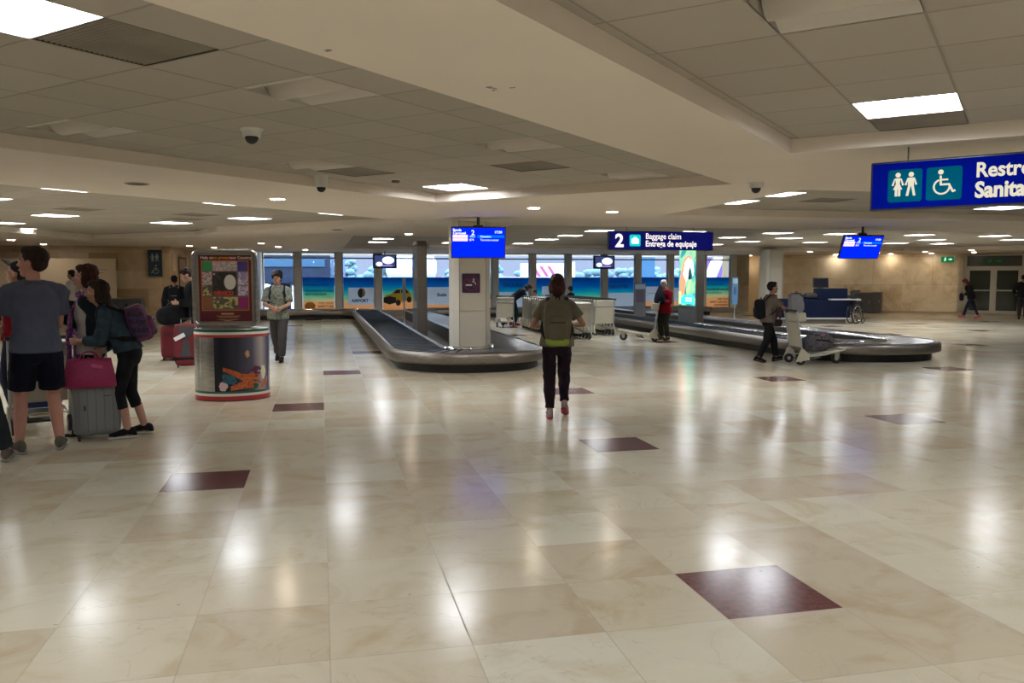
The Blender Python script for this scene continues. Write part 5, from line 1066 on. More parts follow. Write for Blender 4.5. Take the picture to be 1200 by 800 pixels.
# ------------------------------------------------------------------ people
def V3(*a): return Vector(a)
SK = {k: mat('skin ' + k, c, 0.55, var=0.06, scale=14) for k, c in dict(fair=(0.44, 0.24, 0.17), tan=(0.32, 0.165, 0.105), brown=(0.22, 0.115, 0.07), red=(0.46, 0.22, 0.16)).items()}
HA = {k: mat('hair ' + k, c, 0.62, spec=0.15, var=0.35, scale=60, bump=0.4, stretch=(1, 1, 0.25)) for k, c in dict(black=(0.012, 0.010, 0.010), brown=(0.026, 0.015, 0.011), auburn=(0.10, 0.022, 0.022), darkred=(0.045, 0.016, 0.014), grey=(0.50, 0.49, 0.47)).items()}
M_eye = mat('eye white', (0.6, 0.58, 0.55), 0.2); M_iris = mat('dark iris', (0.02, 0.012, 0.01), 0.15); M_lip = mat('lips', (0.30, 0.10, 0.09), 0.5)
def ik(a, t, l1, l2, pole):
    d = t - a; L = min(d.length, (l1 + l2) * 0.999); L = max(L, abs(l1 - l2) + 0.01); dn = d.normalized(); t = a + dn * L
    x = (l1 * l1 - l2 * l2 + L * L) / (2 * L); h = math.sqrt(max(0, l1 * l1 - x * x)); p = pole - dn * pole.dot(dn); p = p.normalized() if p.length > 1e-4 else Vector((0, 1, 0))
    return a + dn * x + p * h, t
def remesh(o, vox, sm=3, wrinkle=0.0):
    r = o.modifiers.new('skin', 'REMESH'); r.mode = 'VOXEL'; r.voxel_size = vox; r.use_smooth_shade = True
    if sm: q = o.modifiers.new('soft', 'SMOOTH'); q.factor = 0.5; q.iterations = sm
    if wrinkle:
        tx = bpy.data.textures.get('cloth folds') or bpy.data.textures.new('cloth folds', 'CLOUDS'); tx.noise_scale = 0.12
        d = o.modifiers.new('folds', 'DISPLACE'); d.texture = tx; d.strength = wrinkle; d.mid_level = 0.5; d.texture_coords = 'LOCAL'
    return o
RG = [(0.76, 0.07, 0.07), (0.80, 0.125, 0.098), (0.86, 0.165, 0.115), (0.90, 0.172, 0.118), (0.96, 0.165, 0.112), (1.06, 0.142, 0.102), (1.16, 0.148, 0.108), (1.27, 0.168, 0.118), (1.35, 0.165, 0.108), (1.405, 0.120, 0.085), (1.45, 0.075, 0.065)]
def person(lab, x, y, yaw, H=1.70, skin='fair', girth=1.0, fem=False, lean=0.0, side=0.0, head=(0, 0), hands=None, feet=None, pole=None, top=None, bot=None, shoes=None, hair=None, cap=None, near=False, grip=0.5, z=0.0, legpole=None, palm=None, shoulders=1.0, hs=1.07):
    """joints are given for a 1.72 m figure facing +Y, right hand at +X, then scaled"""
    k = H / 1.72; t = thing('person', lab, 'person', (x, y, z), R(yaw)); S_ = lambda v: v * k
    piv = V3(0, 0, 0.93); RM = Matrix.Rotation(R(-lean), 3, 'X') @ Matrix.Rotation(R(side), 3, 'Y')
    def RMz(z_):
        f_ = min(1.0, max(0.0, (z_ - 0.80) / 0.28)); return Matrix.Rotation(R(-lean * f_), 3, 'X') @ Matrix.Rotation(R(side * f_), 3, 'Y')
    def U(v): return piv + RMz(v.z) @ (v - piv) if v.z > 0.80 else v
    sw = (0.165 if fem else 0.185) * shoulders
    neck = U(V3(0, -0.005, 1.45)); HR = RM @ Matrix.Rotation(R(head[0]), 3, 'Z') @ Matrix.Rotation(R(head[1]), 3, 'X')
    hc = neck + RM @ V3(0, 0.012, 0.040) + HR @ (V3(0, 0.012, 0.112) * hs)
    P = {}
    for s_, nm in ((-1, 'L'), (1, 'R')):
        P['sh' + nm] = U(V3(s_ * sw, 0, 1.365)); P['hip' + nm] = V3(s_ * 0.09, 0, 0.90) if abs(lean) < 50 else V3(s_ * 0.09, 0, 0.90)
        tgt = V3(*hands[nm]) if hands and nm in hands else V3(s_ * (sw + 0.09), 0.04, 0.86)
        pl = V3(*pole[nm]) if pole and nm in pole else V3(s_ * 0.4, -1, -0.3)
        P['el' + nm], P['wr' + nm] = ik(P['sh' + nm], tgt, 0.285, 0.25, pl)
        f = feet[nm] if feet and nm in feet else (s_ * 0.10, 0, 0.085, 0, 0)
        lp = V3(*legpole[nm]) if legpole and nm in legpole else V3(0, 1, 0)
        P['kn' + nm], P['an' + nm] = ik(P['hip' + nm], V3(f[0], f[1], f[2]), 0.43, 0.405, lp); P['f' + nm] = f
    def rings(z0, z1, inf, gx=1.0, cover=False):
        RG_ = [r for r in RG if r[0] > 0.89] if cover else RG; out = []
        zs = [z0] + [r[0] for r in RG_ if z0 < r[0] < z1] + [z1]
        for zz in zs:
            for (a, b_) in zip(RG_, RG_[1:]):
                if a[0] <= zz <= b_[0]:
                    q = (zz - a[0]) / (b_[0] - a[0]); wx = a[1] + (b_[1] - a[1]) * q; wy = a[2] + (b_[2] - a[2]) * q; break
            else: wx, wy = (RG_[0][1], RG_[0][2]) if zz < RG_[0][0] else (RG_[-1][1], RG_[-1][2])
            g_ = girth if zz < 1.38 else 1 + (girth - 1) * 0.3
            if fem and 0.99 < zz < 1.2: wx *= 0.90
            if zz > 1.2: wx *= (0.93 if fem else 1.0) * (shoulders if zz < 1.43 else 1)
            wx = wx * g_ * gx + inf; wy = wy * g_ * gx + inf
            out.append((S_(U(V3(0, 0, zz))), S_(RMz(zz) @ V3(wx, 0, 0)), S_(RMz(zz) @ V3(0, wy, 0))))
        return out
    # --- body: one continuous surface
    b = MB(); b.loft(rings(0.78, 1.45, 0.0), 20); b.cap(S_(U(V3(0, -0.01, 1.40))), S_(neck + RM @ V3(0, 0.012, 0.075)), S_(0.062), S_(0.055))
    HV = lambda x_, y_, z_: S_(hc + HR @ (V3(x_, y_, z_) * hs))
    Mh = HR * hs
    b.ell(HV(0, -0.012, 0.030), [S_(q) for q in (0.074, 0.094, 0.086)], Mh, 20, 14); b.ell(HV(0, 0.022, -0.035), [S_(q) for q in (0.058, 0.066, 0.080)], Mh, 18, 12); b.ell(HV(0, 0.062, -0.088), S_(0.026)); b.ell(HV(0, 0.066, 0.028), [S_(q) for q in (0.058, 0.028, 0.024)], Mh)
    b.cap(HV(0, 0.082, 0.012), HV(0, 0.104, -0.026), S_(0.010), S_(0.015), 10); b.ell(HV(0, 0.078, -0.060), [S_(q) for q in (0.026, 0.018, 0.014)], Mh)
    for s_ in (-1, 1):
        b.ell(HV(s_ * 0.074, -0.008, -0.008), [S_(q) for q in (0.012, 0.022, 0.032)], Mh, 10, 8); b.ell(HV(s_ * 0.036, 0.058, -0.02), [S_(q) for q in (0.024, 0.026, 0.022)], Mh)
    bw = (0.86 if fem else 1.0) * (0.55 + 0.45 * girth)
    for nm, s_ in (('L', -1), ('R', 1)):
        sh, el, wr, hp, kn, an = (P[q + nm] for q in ('sh', 'el', 'wr', 'hip', 'kn', 'an'))
        b.cap(S_(sh), S_(el), S_(0.054 * bw), S_(0.041 * bw)); b.cap(S_(el), S_(el.lerp(wr, 0.35)), S_(0.041 * bw), S_(0.041 * bw)); b.cap(S_(el.lerp(wr, 0.35)), S_(wr), S_(0.041 * bw), S_(0.027))
        b.cap(S_(hp), S_(hp.lerp(kn, 0.5)), S_(0.088 * bw), S_(0.074 * bw)); b.cap(S_(hp.lerp(kn, 0.5)), S_(kn), S_(0.074 * bw), S_(0.056 * bw)); cf = kn.lerp(an, 0.35) + V3(0, -0.015, 0)
        b.cap(S_(kn), S_(cf), S_(0.054 * bw), S_(0.057 * bw)); b.cap(S_(cf), S_(an), S_(0.057 * bw), S_(0.037))
        fy, fp = R(P['f' + nm][3]), R(P['f' + nm][4]); FM = Matrix.Rotation(-fy, 3, 'Z') @ Matrix.Rotation(fp, 3, 'X')
        b.cap(S_(an), S_(an + FM @ V3(0, -0.03, -0.045)), S_(0.036), S_(0.03)); b.cap(S_(an + FM @ V3(0, 0, -0.03)), S_(an + FM @ V3(0, 0.13, -0.06)), S_(0.035), S_(0.024))
        # hand
        d = (wr - el).normalized(); up = V3(*palm[nm]) if palm and nm in palm else V3(-s_, 0.2, 0.0); nrm = (up - d * up.dot(d)).normalized(); sd = d.cross(nrm).normalized()
        if sd.y * 1.0 + sd.z * 0.6 < 0: sd = -sd      # thumb side forward / up
        Mx = Matrix((sd, nrm, d)).transposed()
        b.ell(S_(wr + d * 0.045), [S_(q) for q in (0.040, 0.017, 0.052)], Mx, 14, 10, 0.8)
        for i in range(4):
            o = sd * (0.029 - i * 0.0195); L_ = (0.068, 0.076, 0.071, 0.056)[i]; a0 = wr + d * 0.085 + o; c1 = grip * 0.9 + i * 0.06
            d1 = (d * math.cos(c1) + nrm * math.sin(c1)).normalized(); d2 = (d * math.cos(c1 * 2.1) + nrm * math.sin(c1 * 2.1)).normalized(); m1 = a0 + d1 * L_ * 0.52; m2 = m1 + d2 * L_ * 0.5
            b.cap(S_(a0 - d * 0.012), S_(m1), S_(0.0095), S_(0.0088), 8); b.cap(S_(m1), S_(m2), S_(0.0088), S_(0.0078), 8)
        tb = wr + d * 0.025 + sd * 0.030; tm = tb + (d * 0.55 + sd * 0.7 + nrm * 0.25).normalized() * 0.035; te = tm + (d * 0.85 + sd * 0.2 + nrm * 0.45).normalized() * 0.032
        b.cap(S_(tb), S_(tm), S_(0.0125), S_(0.0105), 8); b.cap(S_(tm), S_(te), S_(0.0105), S_(0.009), 8)
        P['hand' + nm] = (wr, d, nrm, sd)
    remesh(b.build('body', SK[skin], t), 0.0065 if near else 0.009, 2)
    # --- face
    for s_ in (-1, 1):
        b = MB(); b.ell(HV(s_ * 0.030, 0.079, 0.004), [S_(q) for q in (0.013, 0.010, 0.008)], Mh, 10, 8); e = b.build('eye', M_eye, t)
        b = MB(); b.ell(HV(s_ * 0.030, 0.087, 0.004), [S_(q) for q in (0.0055, 0.004, 0.006)], Mh, 8, 6); b.build('iris', M_iris, e)
        b = MB(); b.cap(HV(s_ * 0.016, 0.091, 0.026), HV(s_ * 0.046, 0.078, 0.028), S_(0.0045), S_(0.003), 6); b.build('eyebrow', HA[hair[1]] if hair else HA['brown'], t)
    b = MB(); b.cap(HV(-0.018, 0.088, -0.060), HV(0.018, 0.088, -0.060), S_(0.0065), S_(0.0065), 8); b.ell(HV(0, 0.093, -0.061), [S_(q) for q in (0.018, 0.006, 0.008)], Mh); b.build('mouth', M_lip, t)
    # --- clothes
    vx = 0.010 if near else 0.014
    def garment(g, nm):
        b = MB(); inf = g.get('inf', 0.014); b.loft(rings(g.get('hem', 0.88), g.get('neck', 1.44), inf + 0.006, g.get('gx', 1.0), True), 22)
        fr = g.get('sleeve', 0.8)
        for q in ('L', 'R'):
            sh, el, wr = P['sh' + q], P['el' + q], P['wr' + q]; r0 = 0.058 * bw + inf; b.cap(S_(U(V3((-1 if q == 'L' else 1) * 0.06, 0, 1.405))), S_(sh), S_(0.052 + inf), S_(r0 * 0.96))
            if fr <= 1: b.cone(S_(sh), S_(sh.lerp(el, fr)), S_(r0 * 0.96), S_(r0 + g.get('flare', 0.004)))
            else: b.cap(S_(sh), S_(el), S_(r0), S_(0.046 * bw + inf)); b.ell(S_(el), S_(0.046 * bw + inf)); b.cone(S_(el), S_(el.lerp(wr, fr - 1)), S_(0.046 * bw + inf), S_(0.034 + inf * 0.8))
        if g.get('skirt'):
            a = rings(0.80, 1.0, inf, g.get('gx', 1.0)); c0, sx_, sy_ = a[0]; b.loft([(c0 + Vector((0, 0, S_(g['skirt'] - 0.80))), sx_ * 1.08, sy_ * 1.08), a[-1]], 22)
        return remesh(b.build(nm, g['m'], t), vx, 3, g.get('fold', 0.022))
    if top:
        for i, g in enumerate(top if isinstance(top, list) else [top]): garment(g, g.get('name', 'shirt'))
    if bot:
        b = MB(); inf = bot.get('inf', 0.012); b.loft(rings(0.765, bot.get('waist', 0.97), 0.010), 20); fr = bot.get('end', 1.93)
        for q in ('L', 'R'):
            hp, kn, an = P['hip' + q], P['kn' + q], P['an' + q]; r0, r1, r2_ = 0.092 * bw + 0.010, 0.062 * bw + inf, bot.get('cuff', 0.048) + inf * 0.5
            if fr <= 1: b.ell(S_(hp), S_(r0)); b.cone(S_(hp), S_(hp.lerp(kn, fr)), S_(r0 + inf * 0.4), S_(r1 + 0.02 * (1 - fr) + bot.get('flare', 0)))
            else: b.cap(S_(hp), S_(kn), S_(r0), S_(r1)); b.cone(S_(kn), S_(kn.lerp(an, fr - 1)), S_(r1), S_(r1 + (r2_ - r1) * (fr - 1)))
        remesh(b.build(bot.get('name', 'trousers'), bot['m'], t), vx, 3, bot.get('fold', 0.018))
    if shoes:
        for q in ('L', 'R'):
            an = P['an' + q]; fy, fp = R(P['f' + q][3]), R(P['f' + q][4]); FM = Matrix.Rotation(-fy, 3, 'Z') @ Matrix.Rotation(fp, 3, 'X'); g_ = lambda a, c, d_: S_(an + FM @ V3(a, c, d_))
            zb = -0.085 + 0.012
            if shoes.get('strap'):
                b = MB(); b.loft([(g_(0, c, zb + 0.014), S_(FM @ V3(w_, 0, 0)), S_(FM @ V3(0, 0, 0.016))) for c, w_ in ((-0.085, 0.02), (-0.07, 0.033), (0.0, 0.034), (0.10, 0.046), (0.16, 0.042), (0.185, 0.02))], 14); sb_ = b.build('sandal', shoes['m'], t)
                for c, zz in ((0.11, 0.03), (0.03, 0.05)):
                    b = MB(); b.tube([g_(-0.042, c, zb + 0.01), g_(-0.03, c, zb + zz + 0.02), g_(0.0, c, zb + zz + 0.035), g_(0.03, c, zb + zz + 0.02), g_(0.042, c, zb + 0.01)], S_(0.009), 6); b.build('foot_strap', shoes['m'], sb_)
                b = MB(); b.torus(g_(0, 0, 0.03), S_(0.040), S_(0.008), 'Z', 14, 5); b.build('ankle_strap', shoes['m'], sb_)
                continue
            b = MB()
            b.loft([(g_(0, c, zb + h_ * 0.5 + 0.012), S_(FM @ V3(w_, 0, 0)), S_(FM @ V3(0, 0, h_ * 0.5))) for c, w_, h_ in ((-0.088, 0.018, 0.04), (-0.078, 0.032, 0.075), (-0.05, 0.038, 0.095), (0.0, 0.040, 0.095), (0.05, 0.043, 0.078), (0.11, 0.047, 0.060), (0.155, 0.042, 0.048), (0.182, 0.022, 0.034))], 16)
            if shoes.get('high', 0): b.cone(g_(0, -0.005, -0.02), g_(0, -0.005, 0.035), S_(0.046), S_(0.044))
            u_ = b.build('shoe', shoes['m'], t); b = MB()
            b.loft([(g_(0, c, zb), S_(FM @ V3(w_, 0, 0)), S_(FM @ V3(0, 0, 0.013))) for c, w_ in ((-0.095, 0.015), (-0.08, 0.035), (0.0, 0.040), (0.10, 0.049), (0.16, 0.043), (0.19, 0.018))], 14); b.build('sole', shoes.get('sole', shoes['m']), u_)
    if hair:
        b = MB(); st = hair[0]; e3 = lambda c, r_: b.ell(HV(*c), [S_(q) for q in r_], Mh, 16, 12)
        e3((0, -0.022, 0.048), (0.083, 0.096, 0.083)); e3((0, -0.048, 0.012), (0.074, 0.062, 0.072 if st == 'short' else 0.088))
        e3((0, 0.030, 0.088), (0.066, 0.056, 0.036))
        for s_ in (-1, 1): e3((s_ * 0.058, -0.012, 0.04), (0.024, 0.045, 0.05))
        if st == 'bob':
            e3((0, -0.06, -0.05), (0.080, 0.058, 0.085))
            for s_ in (-1, 1): e3((s_ * 0.070, -0.015, -0.025), (0.026, 0.052, 0.085))
        if st == 'thick':
            e3((0, -0.03, 0.06), (0.098, 0.108, 0.090)); e3((0, -0.055, -0.01), (0.088, 0.068, 0.08))
            for s_ in (-1, 1): e3((s_ * 0.068, 0.02, 0.04), (0.03, 0.045, 0.05)); e3((s_ * 0.03, 0.066, 0.070), (0.035, 0.03, 0.03))
        if st == 'long':
            e3((0, -0.065, -0.06), (0.082, 0.055, 0.11)); e3((0.02, -0.05, -0.13), (0.06, 0.04, 0.07))
            for s_ in (-1, 1): e3((s_ * 0.072, -0.02, -0.035), (0.026, 0.05, 0.09))
        o = remesh(b.build('hair', HA[hair[1]], t), 0.008, 1); tx = bpy.data.textures.get('hair tufts') or bpy.data.textures.new('hair tufts', 'CLOUDS'); tx.noise_scale = 0.03; d_ = o.modifiers.new('tufts', 'DISPLACE'); d_.texture = tx; d_.strength = 0.016; d_.texture_coords = 'LOCAL'
    if cap:
        b = MB(); b.ell(HV(0, -0.012, 0.062), [S_(q) for q in (0.088, 0.106, 0.076)], Mh, 20, 12); c_ = b.build('cap', cap, t)
        b = MB(); b.ell(HV(0, 0.125, 0.062), [S_(q) for q in (0.068, 0.075, 0.010)], Mh @ Matrix.Rotation(R(12), 3, 'X'), 16, 8); b.build('visor', cap, c_)
    return t, P, k, HV, S_, U, RM
def cl_(nm, c, var=0.12, sc=6, rough=0.85): return mat(nm, c, rough, var=var, scale=sc, spec=0.12)
def strap(t, pts, w_, m, nm='strap', parent=None):
    """flat band along points given in figure space"""
    b = MB(); pts = [Vector(p) for p in pts]; rings_ = []
    for i, p in enumerate(pts):
        d = (pts[min(i + 1, len(pts) - 1)] - pts[max(i - 1, 0)]).normalized(); a = d.cross(Vector((0, 1, 0.01))).normalized(); n_ = d.cross(a).normalized(); rings_.append((p, a * w_ / 2, n_ * 0.006))
    b.loft(rings_, 10); return b.build(nm, m, parent if parent is not None else t)
def backpack(lab, fig, body_m, trim_m, w_=0.30, h_=0.46, d_=0.17, z0=0.98, back=0.14, rake=0.0, band=None, pocket=True, top_r=None, off=0.0, cat='backpack'):
    """worn on the back of figure FIG; stays its own thing"""
    t0, P, k, HV, S_, U, RM = fig
    t = thing('backpack', lab, cat, tuple(t0.location), t0.rotation_euler[2])
    RB = RM @ Matrix.Rotation(R(rake), 3, 'X'); c = U(V3(off, -back - d_ * 0.5, z0 + h_ / 2))
    b = MB(); b.ell(S_(c), [S_(q) for q in (w_ / 2, d_ / 2, h_ / 2)], RB, 26, 18, 0.55); o = b.build('main_compartment', body_m, t)
    tx = bpy.data.textures.get('cloth folds') or bpy.data.textures.new('cloth folds', 'CLOUDS'); tx.noise_scale = 0.12; dd = o.modifiers.new('folds', 'DISPLACE'); dd.texture = tx; dd.strength = 0.02; dd.texture_coords = 'LOCAL'
    if pocket: b = MB(); b.ell(S_(c + RB @ V3(0, -d_ * 0.42, -h_ * 0.14)), [S_(q) for q in (w_ * 0.38, d_ * 0.26, h_ * 0.27)], RB, 22, 14, 0.5); pk = b.build('front_pocket', body_m, t); b = MB(); b.box(S_(c + RB @ V3(0, -d_ * 0.70, -h_ * 0.02)), [S_(q) for q in (w_ * 0.55, 0.006, 0.012)], RB); b.build('zip', trim_m, pk)
    if band is not None: b = MB(); b.ell(S_(c + RB @ V3(0, -0.006, -h_ * 0.44)), [S_(q) for q in (w_ * 0.43, d_ * 0.47, h_ * 0.10)], RB, 22, 12, 0.6); b.build('base_band', band, t)
    for s_ in (-1, 1):
        a0 = c + RB @ V3(s_ * w_ * 0.28, d_ * 0.4, h_ * 0.38); sh = U(V3(s_ * 0.115, -0.02, 1.452)); fr = U(V3(s_ * 0.125, 0.125, 1.33)); lo = U(V3(s_ * 0.165, 0.09, 1.14)); bk = c + RB @ V3(s_ * w_ * 0.42, d_ * 0.3, -h_ * 0.36)
        strap(t, [S_(q) for q in (a0, sh + V3(0, -0.05, 0.004), sh + RM @ V3(0, 0.05, 0.002), fr, lo, lo.lerp(bk, 0.5) + V3(s_ * 0.035, 0, 0), bk)], S_(0.05), trim_m, 'shoulder_strap')
    b = MB(); q0 = c + RB @ V3(0, d_ * 0.25, h_ * 0.5); b.tube([S_(q0 + RB @ V3(-0.03, 0, -0.005)), S_(q0 + RB @ V3(-0.02, 0, 0.03)), S_(q0 + RB @ V3(0.02, 0, 0.03)), S_(q0 + RB @ V3(0.03, 0, -0.005))], S_(0.007), 7); b.build('carry_loop', trim_m, t)
    return t
BLK = cl_('black cloth', (0.012, 0.012, 0.014), 0.3); 
# 1 walking woman seen from behind, centre
f = person('person seen from behind in the centre, khaki T-shirt, black trousers, walking away', 2.60, 9.0, -14, 1.62, 'tan', 1.02, True, lean=3, head=(4, 4), hands=dict(L=(-0.14, 0.26, 1.08), R=(0.18, 0.27, 1.12)), pole=dict(L=(-1, -0.7, -0.6), R=(1, -0.7, -0.6)),
           feet=dict(L=(-0.085, -0.05, 0.085, 0, 0), R=(0.10, 0.06, 0.155, 8, -26)), top=dict(m=cl_('khaki shirt', (0.15, 0.135, 0.10)), hem=0.87, sleeve=0.62, gx=1.06, inf=0.02, flare=0.008), bot=dict(m=cl_('black plum trousers', (0.018, 0.010, 0.016)), end=1.90, inf=0.026, cuff=0.04, fold=0.035), shoes=dict(m=cl_('grey pink shoe', (0.30, 0.24, 0.24)), sole=mat('pink sole', (0.42, 0.05, 0.09), 0.6)), hair=('bob', 'darkred'), near=True)
backpack('khaki backpack with a lime green lower band, worn by the person in the centre', f, cl_('khaki pack', (0.125, 0.11, 0.075)), cl_('dark khaki strap', (0.035, 0.03, 0.022)), 0.32, 0.53, 0.17, 0.90, 0.115, 0, mat('lime band', (0.24, 0.32, 0.035), 0.7))
# 2 tall man in polo shirt
f = person('tall person from behind at left, grey-blue polo shirt, navy shorts, head turned left', -2.56, 8.34, 22, 1.84, 'red', 0.98, False, lean=0, head=(55, 6), hs=1.14, shoulders=1.04, hands=dict(L=(-0.28, 0.26, 1.05), R=(0.06, 0.30, 1.12)), pole=dict(L=(-0.5, -0.5, -1), R=(0.25, -0.2, -1)),
           feet=dict(L=(-0.16, -0.03, 0.085, -12, 0), R=(0.15, 0.0, 0.085, 14, 0)), top=dict(m=cl_('grey blue polo', (0.085, 0.095, 0.145)), hem=0.855, sleeve=0.66, gx=1.04, inf=0.022, flare=0.008, name='polo_shirt'), bot=dict(m=cl_('navy shorts', (0.008, 0.009, 0.018)), end=0.86, inf=0.03, flare=0.012, name='shorts'), shoes=dict(m=cl_('grey canvas shoe', (0.12, 0.115, 0.09)), sole=mat('grey sole', (0.22, 0.21, 0.18), 0.6)), hair=('short', 'brown'), near=True)
b = MB(); S_, U, t0 = f[4], f[5], f[0]; b.torus(S_(U(V3(0, -0.005, 1.455))), S_(0.070), S_(0.016), 'Z', 20, 8); b.build('collar', _M['grey blue polo'], t0)
# 3 man in cap and red shirt
f = person('person in a dark cap and red shirt looking up, behind the tall person', -3.31, 10.2, 82, 1.76, 'fair', 1.02, False, head=(0, 24), hands=dict(L=(-0.15, 0.35, 1.02), R=(0.15, 0.35, 1.02)), top=dict(m=cl_('red shirt', (0.22, 0.012, 0.022)), sleeve=0.7, inf=0.02), bot=dict(m=cl_('dark blue jeans', (0.02, 0.025, 0.045))), shoes=dict(m=BLK), hair=('short', 'black'), cap=cl_('black cap', (0.012, 0.012, 0.014)), near=True)
# 4 person cut by the left edge
f = person('person in dark jeans cut off by the left edge, only leg, shoe and elbow showing', -2.94, 7.76, 25, 1.74, 'fair', 1.0, False, head=(40, 0), hands=dict(R=(0.20, 0.30, 0.98)), feet=dict(R=(0.28, 0.06, 0.085, 12, 0), L=(-0.12, 0, 0.085, 0, 0)), top=dict(m=cl_('dark green shirt', (0.015, 0.03, 0.025)), sleeve=0.6, inf=0.018), bot=dict(m=cl_('charcoal jeans', (0.022, 0.024, 0.028)), inf=0.022, cuff=0.055), shoes=dict(m=cl_('brown grey sneaker', (0.11, 0.09, 0.075)), sole=mat('grey sole', (0.22, 0.21, 0.18), 0.6)), hair=('short', 'brown'), near=True)
# 5 woman with purple scarf
f = person('person with dark red bob and long purple scarf, white top and dark jacket, facing left', -2.26, 9.05, 92, 1.71, 'fair', 1.02, True, lean=2, head=(6, 2), hands=dict(L=(-0.20, -0.10, 0.90), R=(0.05, 0.32, 1.22)), feet=dict(L=(-0.09, 0.08, 0.085, -4, 0), R=(0.09, -0.05, 0.085, 6, 0)),
           top=[dict(m=cl_('white top', (0.50, 0.49, 0.47)), hem=0.84, neck=1.43, sleeve=0.05, gx=1.06, inf=0.014, name='top'), ], bot=dict(m=BLK, end=1.55, inf=0.022, cuff=0.06), shoes=dict(m=BLK, strap=True), hair=('bob', 'darkred'), near=True)
t0, P, k, HV, S_, U, RM = f; scm = print_mat('purple lace scarf', [(0.08, 0.018, 0.10), (0.20, 0.05, 0.22), (0.34, 0.20, 0.36), (0.14, 0.03, 0.16)], 40, 0.9)
b = MB(); b.torus(S_(U(V3(0, 0.005, 1.435))), S_(0.088), S_(0.034), 'Z', 24, 9)
for s_, zl in ((-1, 0.50), (1, 0.70)):
    b.loft([(S_(V3(s_ * 0.07, 0.07, 1.42)), S_(V3(0.035, 0, 0)), S_(V3(0, 0.022, 0))), (S_(V3(s_ * 0.11, 0.16, 1.28)), S_(V3(0.05, 0, 0)), S_(V3(0, 0.02, 0))), (S_(V3(s_ * 0.13, 0.19, 1.0)), S_(V3(0.06, 0, 0)), S_(V3(0, 0.024, 0))), (S_(V3(s_ * 0.14, 0.18, zl)), S_(V3(0.06, 0, 0)), S_(V3(0, 0.028, 0)))], 14)
remesh(b.build('scarf', scm, t0), 0.011, 2, 0.02)
b = MB()
for s_ in (-1, 1):
    sh, el, wr = P['sh' + ('L' if s_ < 0 else 'R')], P['el' + ('L' if s_ < 0 else 'R')], P['wr' + ('L' if s_ < 0 else 'R')]
    b.cap(S_(U(V3(s_ * 0.08, -0.01, 1.38))), S_(sh), S_(0.078), S_(0.074)); b.cap(S_(sh), S_(el), S_(0.074), S_(0.062)); b.cone(S_(el), S_(el.lerp(wr, 0.92)), S_(0.062), S_(0.048))
    b.loft([(S_(U(V3(s_ * 0.10, -0.065, zz))), S_(V3(0.105, 0, 0)), S_(V3(0, 0.105, 0))) for zz in (0.92, 1.05, 1.2, 1.32, 1.40)], 16)
remesh(b.build('jacket', cl_('dark navy jacket', (0.012, 0.018, 0.025)), t0), 0.011, 3, 0.02)
# 6 girl in denim jacket leaning on the suitcase
f = person('young person in denim jacket and black capris leaning left over the grey suitcase', -1.89, 8.90, 97, 1.62, 'fair', 1.0, True, lean=28, head=(8, 27), hands=dict(L=(-0.12, 0.46, 1.04), R=(0.10, 0.30, 0.90)), pole=dict(L=(-0.6, -0.3, -1), R=(0.5, -0.7, -0.6)),
           feet=dict(L=(-0.10, 0.03, 0.085, -6, 0), R=(0.12, -0.12, 0.085, 10, 0)), top=dict(m=cl_('denim jacket', (0.035, 0.055, 0.075), 0.3, 14), hem=0.93, sleeve=1.72, inf=0.024, name='denim_jacket', fold=0.03), bot=dict(m=BLK, end=1.42, inf=0.010, cuff=0.055, name='capri_leggings', fold=0.006), shoes=dict(m=BLK, sole=mat('white sole', (0.62, 0.62, 0.60), 0.5)), hair=('long', 'brown'), near=True)
f[0].name = 'person'
pb = backpack('plaid purple and pink backpack worn by the person in the denim jacket', f, plaid_mat('purple plaid', (0.022, 0.012, 0.032), (0.16, 0.025, 0.085), (0.045, 0.03, 0.10)), BLK, 0.32, 0.40, 0.22, 0.93, 0.12, 10)
# 7 man in patterned shirt walking towards us
f = person('person in a patterned short-sleeved shirt with backpack straps walking towards the camera', -0.80, 16.2, 176, 1.70, 'tan', 1.0, False, lean=0, head=(0, -12), hands=dict(L=(-0.04, 0.26, 1.02), R=(0.05, 0.25, 1.04)), pole=dict(L=(-1, -0.5, -0.4), R=(1, -0.5, -0.4)), palm=dict(L=(0.6, -1, 0), R=(-0.6, -1, 0)),
           feet=dict(L=(-0.06, 0.12, 0.085, 0, 0), R=(0.06, -0.32, 0.13, 0, -22)), top=dict(m=print_mat('leaf pattern cloth', [(0.05, 0.06, 0.045), (0.19, 0.20, 0.155), (0.10, 0.115, 0.085), (0.30, 0.29, 0.23)], 22, 0.85), hem=0.82, sleeve=0.80, gx=1.04, inf=0.02, flare=0.006, name='patterned_shirt'), bot=dict(m=cl_('dark grey trousers', (0.05, 0.046, 0.044)), inf=0.028, cuff=0.055, fold=0.03), shoes=dict(m=BLK), hair=('thick', 'black'))
backpack('dark backpack worn by the person in the patterned shirt, mostly hidden behind him', f, BLK, cl_('dark blue strap', (0.015, 0.017, 0.03)), 0.30, 0.48, 0.16, 0.92, 0.14)
# 8 old man in red
f = person('elderly person with white hair and red sweater standing by a trolley near the carousel', 8.50, 19.55, 122, 1.52, 'fair', 1.02, False, lean=4, head=(8, -16), hands=dict(L=(-0.14, 0.33, 1.12), R=(0.12, 0.30, 1.05)), top=dict(m=cl_('red sweater', (0.30, 0.012, 0.025)), hem=0.78, sleeve=1.9, inf=0.022, gx=1.05, name='sweater'), bot=dict(m=cl_('olive trousers', (0.045, 0.045, 0.035)), inf=0.022), shoes=dict(m=cl_('brown shoe', (0.06, 0.045, 0.035))), hair=('short', 'grey'))
